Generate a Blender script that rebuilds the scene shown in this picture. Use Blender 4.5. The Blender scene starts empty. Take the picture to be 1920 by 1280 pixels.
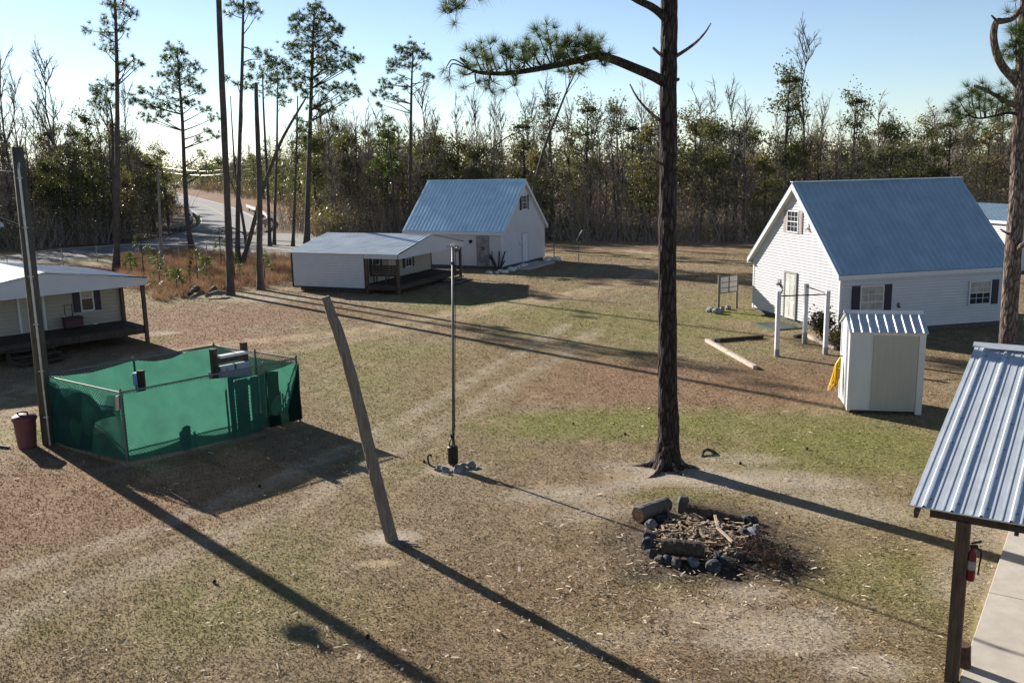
import bpy, math, random
import numpy as np
from mathutils import Vector, Matrix
sc = bpy.context.scene
col = sc.collection
R_ = math.radians

# ------------------------------------------------------------------ camera, sky, sun, exposure
CAM_H = 7.2; FPX = 1720.0; PITCH = .1923; ROLL = -.0206
cp, sp = math.cos(PITCH), math.sin(PITCH)
cW = np.array([0, cp, -sp]); _u = np.array([0, sp, cp]); _r = np.array([1., 0, 0])
cR = math.cos(ROLL)*_r + math.sin(ROLL)*_u; cU = -math.sin(ROLL)*_r + math.cos(ROLL)*_u
C0 = np.array([0, 0, CAM_H])
cd = bpy.data.cameras.new('camera'); cam = bpy.data.objects.new('camera', cd); col.objects.link(cam)
cd.sensor_width = 36.0; cd.lens = FPX/1920*36; cd.clip_end = 6000; cd.clip_start = .1
m = Matrix.Identity(4)
for i in range(3):
    m[i][0] = cR[i]; m[i][1] = cU[i]; m[i][2] = -cW[i]; m[i][3] = C0[i]
cam.matrix_world = m
sc.camera = cam
SUN_AZ, SUN_EL = -43.0, 21.5          # degrees clockwise from +Y, degrees above the horizon
sdir = Vector((math.sin(R_(SUN_AZ))*math.cos(R_(SUN_EL)), math.cos(R_(SUN_AZ))*math.cos(R_(SUN_EL)), math.sin(R_(SUN_EL))))
ld = bpy.data.lights.new('sun', 'SUN'); ld.energy = 5.0; ld.angle = R_(.5); ld.color = (1, .93, .83)
lo = bpy.data.objects.new('sun', ld); col.objects.link(lo)
lo.rotation_euler = sdir.to_track_quat('Z', 'Y').to_euler(); lo.location = (-60, 60, 40)
w = bpy.data.worlds.new('World'); sc.world = w; w.use_nodes = True
nt = w.node_tree; bg = nt.nodes['Background']
sky = nt.nodes.new('ShaderNodeTexSky'); sky.sky_type = 'NISHITA'; sky.sun_disc = False
sky.sun_elevation = R_(SUN_EL); sky.sun_rotation = R_(SUN_AZ); sky.air_density = 1.0; sky.dust_density = .1; sky.ozone_density = 1.5
hs = nt.nodes.new('ShaderNodeHueSaturation'); hs.inputs['Saturation'].default_value = .8
tn = nt.nodes.new('ShaderNodeMixRGB'); tn.blend_type = 'MULTIPLY'; tn.inputs[0].default_value = 1; tn.inputs[2].default_value = (.85, .97, 1.16, 1)
nt.links.new(sky.outputs[0], hs.inputs['Color']); nt.links.new(hs.outputs[0], tn.inputs[1]); wtc = nt.nodes.new('ShaderNodeTexCoord'); wsp = nt.nodes.new('ShaderNodeSeparateXYZ'); wmr = nt.nodes.new('ShaderNodeMapRange'); wmr.interpolation_type = 'SMOOTHSTEP'   # brighter low sky, deeper overhead
wmr.inputs['From Min'].default_value = 0; wmr.inputs['From Max'].default_value = .55; wmr.inputs['To Min'].default_value = 1.30; wmr.inputs['To Max'].default_value = .62
nt.links.new(wtc.outputs['Generated'], wsp.inputs[0]); nt.links.new(wsp.outputs['Z'], wmr.inputs['Value'])
wvm = nt.nodes.new('ShaderNodeVectorMath'); wvm.operation = 'SCALE'; nt.links.new(tn.outputs[0], wvm.inputs[0]); nt.links.new(wmr.outputs[0], wvm.inputs['Scale']); nt.links.new(wvm.outputs[0], bg.inputs[0]); bg.inputs[1].default_value = .050
vs = sc.view_settings; vs.view_transform = 'Standard'; vs.look = 'None'; vs.exposure = 1.1; vs.gamma = 1.0
sc.cycles.max_bounces = 8; sc.cycles.transparent_max_bounces = 12

# ------------------------------------------------------------------ survey helpers: the photo's pixels to metres on the ground
def ray(x, y): return cW + (x-960)/FPX*cR - (y-640)/FPX*cU
def G(x, y, z=0.):
    d = ray(x, y); t = (z-CAM_H)/d[2]; return C0 + d*t
def V(b, x, y):
    b = np.asarray(b, float); d = ray(x, y); return C0 + d*(b[1]/d[1])
def onplane(P0, n, x, y):
    d = ray(x, y); return C0 + d*(((np.asarray(P0)-C0)@n)/(d@n))
def proj_px(P):
    d = np.asarray(P, float)-C0; z = d@cW
    return 960+FPX*(d@cR)/z, 640-FPX*(d@cU)/z
A_ = lambda *v: np.array(v, float)

# ------------------------------------------------------------------ materials
MATS = {}
def mat(name, base, rough=.7, metal=0., var=.15, scale=8., bump=.0, bscale=40., spec=.3, stretch=(1, 1, 1), col2=None, detail=6., bdist=.02):
    if name in MATS: return MATS[name]
    mt = bpy.data.materials.new(name); mt.use_nodes = True
    n = mt.node_tree.nodes; l = mt.node_tree.links; p = n['Principled BSDF']
    p.inputs['Roughness'].default_value = rough; p.inputs['Metallic'].default_value = metal
    p.inputs['Specular IOR Level'].default_value = spec
    tc = n.new('ShaderNodeTexCoord'); mp = n.new('ShaderNodeMapping'); mp.inputs['Scale'].default_value = stretch
    l.new(tc.outputs['Object'], mp.inputs[0])
    nz = n.new('ShaderNodeTexNoise'); nz.inputs['Scale'].default_value = scale; nz.inputs['Detail'].default_value = detail; nz.inputs['Roughness'].default_value = .65
    l.new(mp.outputs[0], nz.inputs['Vector'])
    cr = n.new('ShaderNodeValToRGB'); l.new(nz.outputs[0], cr.inputs[0])
    b = np.array(base, float); c2 = np.array(col2, float) if col2 is not None else b*(1+var)
    c1 = b if col2 is not None else b*(1-var)
    cr.color_ramp.elements[0].position = .32; cr.color_ramp.elements[1].position = .68
    cr.color_ramp.elements[0].color = (*c1, 1); cr.color_ramp.elements[1].color = (*c2, 1)
    l.new(cr.outputs[0], p.inputs['Base Color'])
    if bump:
        nb = n.new('ShaderNodeTexNoise'); nb.inputs['Scale'].default_value = bscale; nb.inputs['Detail'].default_value = 5
        l.new(mp.outputs[0], nb.inputs['Vector'])
        bp = n.new('ShaderNodeBump'); bp.inputs['Strength'].default_value = bump; bp.inputs['Distance'].default_value = bdist
        l.new(nb.outputs[0], bp.inputs['Height']); l.new(bp.outputs[0], p.inputs['Normal'])
    MATS[name] = mt; return mt
def leafmat(name, base, var=.35, transl=.35, gloss=.25, rough=.4, scale=.6, col2=None, tt=(1.4, 1.35, .75)):
    mt = mat(name, base, rough=rough, var=var, scale=scale, spec=gloss, col2=col2)
    n = mt.node_tree.nodes; l = mt.node_tree.links; p = n['Principled BSDF']; out = n['Material Output']
    tr = n.new('ShaderNodeBsdfTranslucent'); mx = n.new('ShaderNodeMixShader'); mx.inputs[0].default_value = transl
    cr = [k for k in n if k.type == 'VALTORGB'][0]
    br = n.new('ShaderNodeMixRGB'); br.blend_type = 'MULTIPLY'; br.inputs[0].default_value = 1; br.inputs[2].default_value = (*tt, 1)
    l.new(cr.outputs[0], br.inputs[1]); l.new(br.outputs[0], tr.inputs[0])
    l.new(p.outputs[0], mx.inputs[1]); l.new(tr.outputs[0], mx.inputs[2]); l.new(mx.outputs[0], out.inputs[0])
    return mt
def barkmat(name, base, dark, scale=9., zs=.28, bump=1.0):
    if name in MATS: return MATS[name]
    mt = bpy.data.materials.new(name); mt.use_nodes = True
    n = mt.node_tree.nodes; l = mt.node_tree.links; p = n['Principled BSDF']; p.inputs['Roughness'].default_value = .9; p.inputs['Specular IOR Level'].default_value = .15
    tc = n.new('ShaderNodeTexCoord'); mp = n.new('ShaderNodeMapping'); mp.inputs['Scale'].default_value = (1, 1, zs); l.new(tc.outputs['Object'], mp.inputs[0])
    nz = n.new('ShaderNodeTexNoise'); nz.inputs['Scale'].default_value = 5; nz.inputs['Detail'].default_value = 4
    ad = n.new('ShaderNodeMixRGB'); ad.inputs[0].default_value = .12; l.new(mp.outputs[0], nz.inputs[0]); l.new(mp.outputs[0], ad.inputs[1]); l.new(nz.outputs[1], ad.inputs[2])
    vo = n.new('ShaderNodeTexVoronoi'); vo.feature = 'DISTANCE_TO_EDGE'; vo.inputs['Scale'].default_value = scale; l.new(ad.outputs[0], vo.inputs[0])
    cr = n.new('ShaderNodeValToRGB'); l.new(vo.outputs[0], cr.inputs[0])
    cr.color_ramp.elements[0].color = (*dark, 1); cr.color_ramp.elements[1].color = (*base, 1); cr.color_ramp.elements[0].position = .02; cr.color_ramp.elements[1].position = .25
    n2 = n.new('ShaderNodeTexNoise'); n2.inputs['Scale'].default_value = 22; n2.inputs['Detail'].default_value = 6; l.new(mp.outputs[0], n2.inputs[0])
    mx = n.new('ShaderNodeMixRGB'); mx.blend_type = 'MULTIPLY'; mx.inputs[0].default_value = .7; l.new(cr.outputs[0], mx.inputs[1])
    c2 = n.new('ShaderNodeValToRGB'); l.new(n2.outputs[0], c2.inputs[0]); c2.color_ramp.elements[0].position = .3; c2.color_ramp.elements[0].color = (.4, .38, .38, 1); c2.color_ramp.elements[1].position = .7; c2.color_ramp.elements[1].color = (1.25, 1.2, 1.15, 1)
    l.new(c2.outputs[0], mx.inputs[2]); l.new(mx.outputs[0], p.inputs['Base Color'])
    bp = n.new('ShaderNodeBump'); bp.inputs['Strength'].default_value = bump; bp.inputs['Distance'].default_value = .04
    l.new(vo.outputs[0], bp.inputs['Height']); l.new(bp.outputs[0], p.inputs['Normal'])
    MATS[name] = mt; return mt
def attrmat(name, rough=.95, nscale=14., lo=.72, hi=1.25, bump=0., transl=0.):
    mt = bpy.data.materials.new(name); mt.use_nodes = True
    n = mt.node_tree.nodes; l = mt.node_tree.links; p = n['Principled BSDF']; p.inputs['Roughness'].default_value = rough; p.inputs['Specular IOR Level'].default_value = .1
    at = n.new('ShaderNodeAttribute'); at.attribute_name = 'tint'
    tc = n.new('ShaderNodeTexCoord'); nz = n.new('ShaderNodeTexNoise'); nz.inputs['Scale'].default_value = nscale; nz.inputs['Detail'].default_value = 8; nz.inputs['Roughness'].default_value = .75
    l.new(tc.outputs['Object'], nz.inputs[0])
    cr = n.new('ShaderNodeValToRGB'); l.new(nz.outputs[0], cr.inputs[0]); cr.color_ramp.elements[0].position = .35; cr.color_ramp.elements[1].position = .65
    cr.color_ramp.elements[0].color = (lo, lo, lo, 1); cr.color_ramp.elements[1].color = (hi, hi*.98, hi*.95, 1)
    mx = n.new('ShaderNodeMixRGB'); mx.blend_type = 'MULTIPLY'; mx.inputs[0].default_value = 1
    l.new(at.outputs[0], mx.inputs[1]); l.new(cr.outputs[0], mx.inputs[2]); l.new(mx.outputs[0], p.inputs['Base Color'])
    if bump:
        bp = n.new('ShaderNodeBump'); bp.inputs['Strength'].default_value = bump; bp.inputs['Distance'].default_value = .05
        l.new(nz.outputs[0], bp.inputs['Height']); l.new(bp.outputs[0], p.inputs['Normal'])
    if transl:
        out = n['Material Output']; tr = n.new('ShaderNodeBsdfTranslucent'); ms = n.new('ShaderNodeMixShader'); ms.inputs[0].default_value = transl
        l.new(mx.outputs[0], tr.inputs[0]); l.new(p.outputs[0], ms.inputs[1]); l.new(tr.outputs[0], ms.inputs[2]); l.new(ms.outputs[0], out.inputs[0])
    return mt

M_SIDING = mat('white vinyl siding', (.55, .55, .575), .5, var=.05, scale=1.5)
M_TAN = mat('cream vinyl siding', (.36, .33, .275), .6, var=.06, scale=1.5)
M_TRIM = mat('white trim paint', (.62, .62, .63), .5, var=.03)
M_ROOF = mat('galvanised roof sheet', (.66, .84, .95), .40, .35, var=.10, scale=1.2, stretch=(1, 1, 1))
M_ROOFB = mat('blue grey roof sheet', (.39, .52, .62), .45, .34, var=.10, scale=1.1)
M_PAV = mat('bare zinc roof sheet', (.63, .68, .74), .40, .38, var=.12, scale=2.5)
M_DKWOOD = mat('dark weathered timber', (.065, .048, .038), .85, var=.4, scale=6, bump=.5, stretch=(1, 1, .2))
M_BRWOOD = mat('brown timber', (.10, .07, .05), .85, var=.4, scale=10, bump=.6, stretch=(3, 3, .3))
M_GRWOOD = mat('grey weathered wood', (.17, .15, .13), .85, var=.4, scale=9, bump=.8, bscale=25, stretch=(3, 3, .25))
M_DKTRIM = mat('dark brown edge trim', (.03, .025, .025), .6, var=.2)
M_SHUT = mat('dark shutter', (.035, .03, .045), .5, var=.15)
M_GLASS = mat('window pane', (.03, .035, .04), .08, var=.4, scale=2, spec=.6)
M_CURT = mat('pane with pale curtain', (.36, .34, .30), .25, var=.25, scale=3, spec=.5)
M_BLACK = mat('black plastic', (.012, .012, .014), .5, var=.3)
M_METAL = mat('galvanised steel', (.42, .43, .44), .4, .7, var=.2)
M_PIPE = mat('grey weathered steel pipe', (.13, .135, .14), .5, .5, var=.3)
M_CONC = mat('concrete', (.46, .42, .37), .85, var=.12, scale=3, bump=.2, bscale=60)
M_STONE = mat('grey field stone', (.20, .205, .22), .85, var=.5, scale=5, bump=.7, bscale=14)
M_WSTONE = mat('white painted stone', (.62, .6, .58), .85, var=.3, scale=5, bump=.5, bscale=14)
M_CHAR = mat('charred stone', (.055, .058, .064), .8, var=.75, scale=5, bump=.7, bscale=14)
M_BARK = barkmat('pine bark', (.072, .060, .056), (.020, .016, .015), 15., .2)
M_BARK2 = barkmat('light grey pine bark', (.23, .185, .16), (.06, .046, .04), 15., .22)  # lighter grey brown bark for the right pine, roots and dead limbs
M_TRUNK = mat('grey brown bark', (.075, .063, .056), .9, var=.4, scale=3)
M_TWIG = mat('bare grey twigs', (.29, .24, .205), .9, var=.3, scale=.7)
M_NEEDLE = leafmat('pine needles', (.068, .102, .032), transl=.35, gloss=.3, scale=1.5)
M_LEAF = leafmat('evergreen leaves', (.098, .108, .056), var=.55, transl=.36, gloss=.14, rough=.5, scale=.5)
M_LEAF2 = leafmat('olive leaves', (.150, .138, .068), var=.55, transl=.35, gloss=.12, rough=.4, scale=.5)
M_BRUSH = leafmat('brown brush leaves', (.29, .20, .145), var=.5, transl=.4, gloss=.05, scale=.35, col2=(.27, .24, .13), tt=(1.2, 1.1, .8))
M_SEDGE = leafmat('reddish dry sedge', (.25, .15, .09), var=.4, transl=.25, gloss=.1, rough=.7, scale=1.6, col2=(.37, .26, .17), tt=(1.1, 1, .9))
M_SHRUB = leafmat('shrub leaves', (.085, .075, .045), var=.5, gloss=.05, transl=.25, scale=5)
M_ASPH = mat('old asphalt', (.19, .19, .20), .9, var=.12, scale=1.5, bump=.2, bscale=30)
M_GRAVEL = mat('gravel', (.24, .23, .22), .95, var=.25, scale=2.5, bump=.5, bscale=20)

# ------------------------------------------------------------------ mesh builder
LOC = {}      # world position of every object that may be a parent
class MB:
    def __init__(s): s.v = []; s.f = []; s.n = 0
    def add(s, vs, fs):
        vs = [tuple(map(float, q)) for q in vs]; o = s.n
        s.v += vs; s.f += [tuple(i+o for i in f) for f in fs]; s.n += len(vs); return s
    def addnp(s, V_, k):
        V_ = np.asarray(V_, float).reshape(-1, 3); o = s.n; N = len(V_)
        s.v += V_.tolist(); s.f += (np.arange(N).reshape(-1, k)+o).tolist(); s.n += N; return s
    def quad(s, a, b, c, d): return s.add([a, b, c, d], [(0, 1, 2, 3)])
    def obox(s, o, a, b, c):
        "box from a corner o with edge vectors a, b, c"
        o, a, b, c = map(lambda q: np.asarray(q, float), (o, a, b, c))
        return s.add([o, o+a, o+a+b, o+b, o+c, o+a+c, o+a+b+c, o+b+c], [(0, 3, 2, 1), (4, 5, 6, 7), (0, 1, 5, 4), (1, 2, 6, 5), (2, 3, 7, 6), (3, 0, 4, 7)])
    def beam(s, p, q, w_, h_, up=(0, 0, 1)):
        p, q = np.asarray(p, float), np.asarray(q, float); d = q-p; up = np.asarray(up, float)
        x = np.cross(d, up)
        if np.linalg.norm(x) < 1e-6: x = A_(1, 0, 0)
        x /= np.linalg.norm(x); y = np.cross(x, d); y /= np.linalg.norm(y)
        return s.obox(p-x*w_/2-y*h_/2, d, x*w_, y*h_)
    def tube(s, pts, rad, n=8, cap=True, jit=0., rng=None):
        pts = [np.asarray(p, float) for p in pts]
        if not hasattr(rad, '__len__'): rad = [rad]*len(pts)
        vs = []; fs = []; prev = None
        for i, p in enumerate(pts):
            d = pts[min(i+1, len(pts)-1)]-pts[max(i-1, 0)]; d = d/(np.linalg.norm(d)+1e-9)
            if prev is None:
                x = np.cross(d, A_(0, 1, 0) if abs(d[1]) < .9 else A_(1, 0, 0))
            else: x = prev-d*(prev@d)
            x /= np.linalg.norm(x)+1e-9; prev = x; y = np.cross(d, x)
            for k in range(n):
                t = 2*math.pi*k/n; r = rad[i]*(1+(rng.uniform(-jit, jit) if rng else 0))
                vs.append(p+(x*math.cos(t)+y*math.sin(t))*r)
        for i in range(len(pts)-1):
            for k in range(n):
                a = i*n+k; b = i*n+(k+1) % n; fs.append((a, b, b+n, a+n))
        if cap: fs.append(tuple(range(n-1, -1, -1))); fs.append(tuple(range((len(pts)-1)*n, len(pts)*n)))
        return s.add(vs, fs)
    def lathe(s, o, prof, n=20):
        o = np.asarray(o, float); vs = []; fs = []
        for r, z in prof:
            for k in range(n):
                t = 2*math.pi*k/n; vs.append(o+A_(r*math.cos(t), r*math.sin(t), z))
        for i in range(len(prof)-1):
            for k in range(n):
                a = i*n+k; b = i*n+(k+1) % n; fs.append((a, b, b+n, a+n))
        fs.append(tuple(range(n-1, -1, -1))); fs.append(tuple(range((len(prof)-1)*n, len(prof)*n)))
        return s.add(vs, fs)
    def build(s, name, mt, parent=None, smooth=False, loc=None, bevel=0.):
        if loc is None: loc = LOC[parent.name] if parent is not None else A_(0, 0, 0)
        me = bpy.data.meshes.new(name)
        V_ = np.array(s.v, float)-np.asarray(loc, float)
        me.from_pydata(V_.tolist(), [], s.f); me.materials.append(mt)
        if smooth: me.polygons.foreach_set('use_smooth', [True]*len(me.polygons))
        o = bpy.data.objects.new(name, me); col.objects.link(o)
        if parent is not None: o.parent = parent
        else: o.location = tuple(loc)
        LOC[o.name] = np.asarray(loc, float)
        if bevel:
            bm = o.modifiers.new('bevel', 'BEVEL'); bm.width = bevel; bm.segments = 2; bm.limit_method = 'ANGLE'
        return o
def tag(o, label=None, cat=None, group=None, kind=None):
    if label: o['label'] = label
    if cat: o['category'] = cat
    if group: o['group'] = group
    if kind: o['kind'] = kind
    return o
def empty(name, loc, label=None, cat=None, group=None):
    o = bpy.data.objects.new(name, None); col.objects.link(o); o.location = tuple(map(float, loc)); o.empty_display_size = .2
    LOC[o.name] = np.asarray(loc, float); return tag(o, label, cat, group)
def copy_tree(o, parent=None):
    c = o.copy(); col.objects.link(c); c.parent = parent
    for ch in list(o.children): copy_tree(ch, c)
    return c
def unit(v): v = np.asarray(v, float); return v/np.linalg.norm(v)
def spline(pts, n):
    pts = np.array(pts, float); m_ = len(pts); out = []
    P = np.vstack([2*pts[0]-pts[1], pts, 2*pts[-1]-pts[-2]])
    for i in range(m_-1):
        p0, p1, p2, p3 = P[i:i+4]
        for t in np.linspace(0, 1, n, endpoint=False):
            out.append(.5*((2*p1)+(-p0+p2)*t+(2*p0-5*p1+4*p2-p3)*t*t+(-p0+3*p1-3*p2+p3)*t**3))
    out.append(pts[-1]); return np.array(out)
def noise2(x, y, seed=0, f=1.):
    r = np.random.RandomState(seed); o = 0
    for k in range(7):
        a = r.uniform(0, 6.28); ff = f*(1.0+.75*k)*r.uniform(.8, 1.2); ph = r.uniform(0, 6.28)
        o = o+np.sin((x*math.cos(a)+y*math.sin(a))*ff+ph+1.3*np.sin((x*math.sin(a)-y*math.cos(a))*ff*.6+ph*2))/(1+.5*k)
    return o/2.6
# ------------------------------------------------------------------ leaf and needle clouds (numpy)
def leaf_quads(cen, size, rng, flat=.5):
    N = len(cen); a = rng.normal(size=(N, 3)); a /= np.linalg.norm(a, axis=1)[:, None]
    b = rng.normal(size=(N, 3)); b -= a*(a*b).sum(1)[:, None]; b /= np.linalg.norm(b, axis=1)[:, None]
    s_ = size*rng.uniform(.6, 1.3, (N, 1)); a *= s_; b *= s_*flat
    return np.stack([cen-a, cen+b, cen+a, cen-b], 1)
def tufts(cen, axis, n, length, width, rng, spread=.9):
    N = len(cen); c = np.repeat(cen, n, 0); d = np.repeat(axis, n, 0)+rng.normal(size=(N*n, 3))*spread
    d /= np.linalg.norm(d, axis=1)[:, None]; L = length*rng.uniform(.7, 1.15, (N*n, 1))
    s_ = np.cross(d, rng.normal(size=(N*n, 3))); s_ /= np.linalg.norm(s_, axis=1)[:, None]
    base = c+d*L*.08; droop = np.zeros_like(c); droop[:, 2] = -.12*L[:, 0]
    return np.stack([base-s_*width*.4, base+s_*width*.4, c+d*L+droop], 1)

# ================================================================== THE GROUND
PATCH = []   # (px, py, rx, ry, rotation of the long axis, colour, strength, ragged)
GREEN = A_(.172, .178, .056); OLIVE = A_(.225, .178, .113); RED = A_(.225, .135, .088); SAND = A_(.36, .31, .25); PALE = A_(.28, .22, .145); DIRT = A_(.070, .056, .046); BROWN = A_(.200, .140, .085)
def P_(px, py, rx, ry, rot, c, k, rag=1.15): g = G(px, py); PATCH.append((g[0], g[1], rx, ry, R_(rot), c, k, rag))
P_(150, 930, 6, 4, 20, RED, .6); P_(1290, 720, 7, 3.6, -8, RED, .62); P_(1000, 690, 5, 5, 30, RED, .35); P_(420, 590, 8, 4, -10, RED, .6); P_(360, 640, 5, 3, 0, RED, .7)
P_(1150, 500, 14, 5, -5, PALE, .55); P_(1200, 465, 20, 5, 0, RED, .45); P_(1100, 490, 10, 3, 0, BROWN, .5); P_(700, 590, 7, 3, -20, BROWN, .45)
P_(1400, 800, 6.5, 1.9, -8, GREEN, .66); P_(1150, 785, 3.5, 1.2, -8, GREEN, .55); P_(1600, 850, 3.5, 1.9, -8, GREEN, .7); P_(1050, 800, 3, 1.2, -8, GREEN, .45); P_(1250, 930, 1.3, .5, 0, GREEN, .5); P_(1620, 1080, 1.2, 1, 0, GREEN, .35); P_(1230, 1090, .8, .4, 0, GREEN, .4); P_(900, 1150, 2., 1., 0, BROWN, .4); P_(1050, 1100, 1.5, .8, 0, BROWN, .5); P_(1530, 1010, 1.5, .8, 0, OLIVE, .4); P_(1780, 760, 3, 3, 0, OLIVE, .5)
P_(1400, 590, 3.5, 2.2, -30, GREEN, .8); P_(1330, 560, 4, 3, 0, GREEN, .35); P_(980, 575, 8, 3, -25, GREEN, .6); P_(1100, 610, 6, 3, -15, GREEN, .4); P_(800, 700, 5, 5, 0, GREEN, .25); P_(700, 660, 4, 2, 0, GREEN, .35)
P_(1290, 640, 5, 4, 0, GREEN, .3); P_(1210, 560, 6, 5, 0, OLIVE, .4); P_(560, 1150, 2.4, 1.2, 0, GREEN, .2); P_(20, 820, 1.6, .8, 10, GREEN, .8); P_(30, 790, 2.5, .6, 20, PALE, .7)
P_(300, 560, 1.5, 1.2, 0, GREEN, .3); P_(295, 640, 1.2, .8, 20, GREEN, .6); P_(300, 625, 1, .5, 0, SAND, .6); P_(1180, 480, 9, 1.5, -12, GREEN, .35)
P_(1490, 690, 2.6, 2.4, 0, BROWN, .7); P_(1440, 660, 2, 2, 0, OLIVE, .4)
P_(1290, 890, 2.4, .8, -25, SAND, .85); P_(1200, 900, 1.2, .5, 20, SAND, .6); P_(1060, 925, 1.4, .7, 10, SAND, .6); P_(1590, 950, 2.0, .9, -30, SAND, .5); P_(1380, 860, 1.2, .5, -10, SAND, .55)
P_(1320, 1010, 1.75, 1.95, 10, DIRT, .97, .4); P_(1420, 1060, 1.0, .8, 0, DIRT, .85); P_(1250, 1075, 1.0, .55, 0, DIRT, .7); P_(1150, 1010, .5, .4, 0, DIRT, .4)
P_(1450, 1190, 1.1, .6, 10, SAND, .7, 2.4); P_(1400, 1110, .7, .3, -10, SAND, .6, 1.); P_(1640, 1250, .7, .35, 0, SAND, .65, 2.4); P_(1120, 960, 1.2, .5, 20, SAND, .5, 1.4); P_(1520, 900, 1.4, .5, -25, SAND, .6, 1.4); P_(1340, 1150, .9, .5, 0, SAND, .5, 1.6); P_(1200, 1200, 1.2, .5, 0, SAND, .35, 1.6); P_(1220, 1230, 1.0, .5, 0, BROWN, .5); P_(1800, 1080, .5, 1.3, -33, SAND, .55, .9); P_(1850, 990, .6, 1.5, -33, SAND, .5, .9)
P_(733, 1008, .62, .42, 0, SAND, .95, .5); P_(706, 1056, .42, .15, 0, PALE*1.3, 1., .2); P_(850, 880, .75, .5, 0, SAND, .75, .6)
P_(480, 560, 2.5, 1.3, -15, SAND, .6); P_(400, 552, 4, 1.5, -8, SAND, .45); P_(620, 560, 5, 1., -24, SAND, .35)
P_(240, 860, 2.2, .3, -38, PALE, .5); P_(350, 845, 2.6, .25, 42, SAND, .5)
P_(1590, 690, 1.5, 2.2, 0, BROWN, .5); P_(1620, 770, 1.8, .5, -10, PALE, .45)
P_(960, 500, 4, 2, -20, BROWN, .5)
def W_(pts): return [tuple(G(*p)[:2]) for p in pts]
TRACKS = [(W_([(-150, 1130), (130, 1040), (300, 985), (420, 940), (640, 850), (830, 745), (960, 670), (1060, 610)]), .34, SAND, .48),
          (W_([(-100, 1230), (120, 1120), (330, 1040), (520, 965), (700, 870), (890, 760), (1010, 690), (1120, 620)]), .4, SAND, .42),
          (W_([(60, 725), (280, 665), (470, 640), (650, 625), (830, 590), (960, 570), (1100, 545), (1200, 520), (1260, 490), (1180, 468)]), .75, PALE*1.25, .75),
          (W_([(300, 680), (560, 655), (760, 620), (900, 590), (1040, 565), (1190, 540)]), .5, PALE*1.2, .5),
          (W_([(-60, 880), (20, 740), (120, 715), (280, 672)]), .8, PALE*1.15, .7),
          (W_([(120, 920), (290, 870), (420, 1010), (330, 1090)]), .25, PALE, .2)]
CL0 = [(-37, 122), (-44, 143), (-59, 181), (-85, 240), (-112, 300), (-150, 385), (-230, 560)]
def segdist(x, y, pts):
    d = np.full(x.shape, 1e9)
    for (ax, ay), (bx, by) in zip(pts[:-1], pts[1:]):
        vx, vy = bx-ax, by-ay; t = np.clip(((x-ax)*vx+(y-ay)*vy)/(vx*vx+vy*vy+1e-9), 0, 1)
        d = np.minimum(d, np.hypot(x-ax-t*vx, y-ay-t*vy))
    return d
def ground_colour(x, y):
    x = np.asarray(x, float); y = np.asarray(y, float)
    n1 = noise2(x, y, 1, .35); n2 = noise2(x, y, 2, 1.1); n3 = noise2(x, y, 3, 3.2); n4 = noise2(x, y, 4, 8.)
    c = np.zeros(x.shape+(3,))+OLIVE
    def mixin(cc, k): 
        nonlocal c
        k = np.clip(k, 0, 1)[..., None]; c = c*(1-k)+cc*k
    mixin(BROWN, .45+.5*n1+.25*n2); mixin(GREEN, .06+.36*noise2(x, y, 9, .5)+.2*n2); mixin(PALE, .02+.5*n3+.35*n2+.4*n4); mixin(A_(.12, .085, .058), -.22+.5*noise2(x, y, 12, 5.)+.35*n4)
    for gx, gy, rx, ry, rot, cc, k, rag in PATCH:
        dx, dy = x-gx, y-gy; u = (dx*math.cos(rot)+dy*math.sin(rot))/rx; v = (-dx*math.sin(rot)+dy*math.cos(rot))/ry
        r = np.sqrt(u*u+v*v)+rag*.35*(n2*.6+n3*.5+n4*.35)
        mixin(cc, k*np.clip((1.25-r)/.7, 0, 1))
    wob = n2*.15+n3*.12
    for pts, wd, cc, k in TRACKS:
        d = segdist(x+wob, y+wob, pts); mixin(cc, k*np.clip((wd*1.5-d)/(wd), 0, 1)*np.clip(.75+.5*n3+.3*n4, 0, 1))
    c *= 1.18*(1+.10*n3+.09*n4)[..., None]
    # wood floor and roadside ground beyond the mown field
    wood = np.clip((y-(84+.12*np.abs(x)-.0*x)+3*n1)/3, 0, 1)
    verge = np.clip((segdist(x, y, [(-34, 58), (-26, 68), (-17, 66)])*-1+9)/3, 0, 1)
    mixin(A_(.11, .075, .05), wood*.9); mixin(A_(.20, .115, .07), verge*.8)
    rd_ = segdist(x, y, CL0); far = np.clip((y-150)/20, 0, 1)*np.clip((17-rd_)/3, 0, 1); mixin(A_(.24, .135, .07), far*.9)
    return np.clip(c, .01, .9)
def tint_attr(me, cols):
    a = me.color_attributes.new('tint', 'FLOAT_COLOR', 'POINT'); q = np.ones((len(cols), 4), np.float32); q[:, :3] = cols
    a.data.foreach_set('color', q.ravel())
def fast_mesh(name, V_, k):
    V_ = np.asarray(V_, np.float32).reshape(-1, 3); N = len(V_); F_ = N//k
    me = bpy.data.meshes.new(name); me.vertices.add(N); me.vertices.foreach_set('co', V_.ravel())
    me.loops.add(N); me.loops.foreach_set('vertex_index', np.arange(N, dtype=np.int32))
    me.polygons.add(F_); me.polygons.foreach_set('loop_start', np.arange(0, N, k, dtype=np.int32)); me.polygons.foreach_set('loop_total', np.full(F_, k, np.int32))
    me.update(calc_edges=True); return me
xs = np.concatenate([[-3000, -1200, -600, -300, -200], np.arange(-150, -60, 6), np.arange(-60, -22, 1.), np.arange(-22, 22, .22), np.arange(22, 60, 1.), np.arange(60, 150, 6), [200, 300, 600, 1200, 3000]])
ys = np.concatenate([[-300, -60, -20, 0, 4], np.arange(6, 42, .18), np.arange(42, 95, .5), np.arange(95, 150, 3), [165, 185, 210, 250, 300, 400, 600, 1000, 1800, 4000]])
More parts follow.
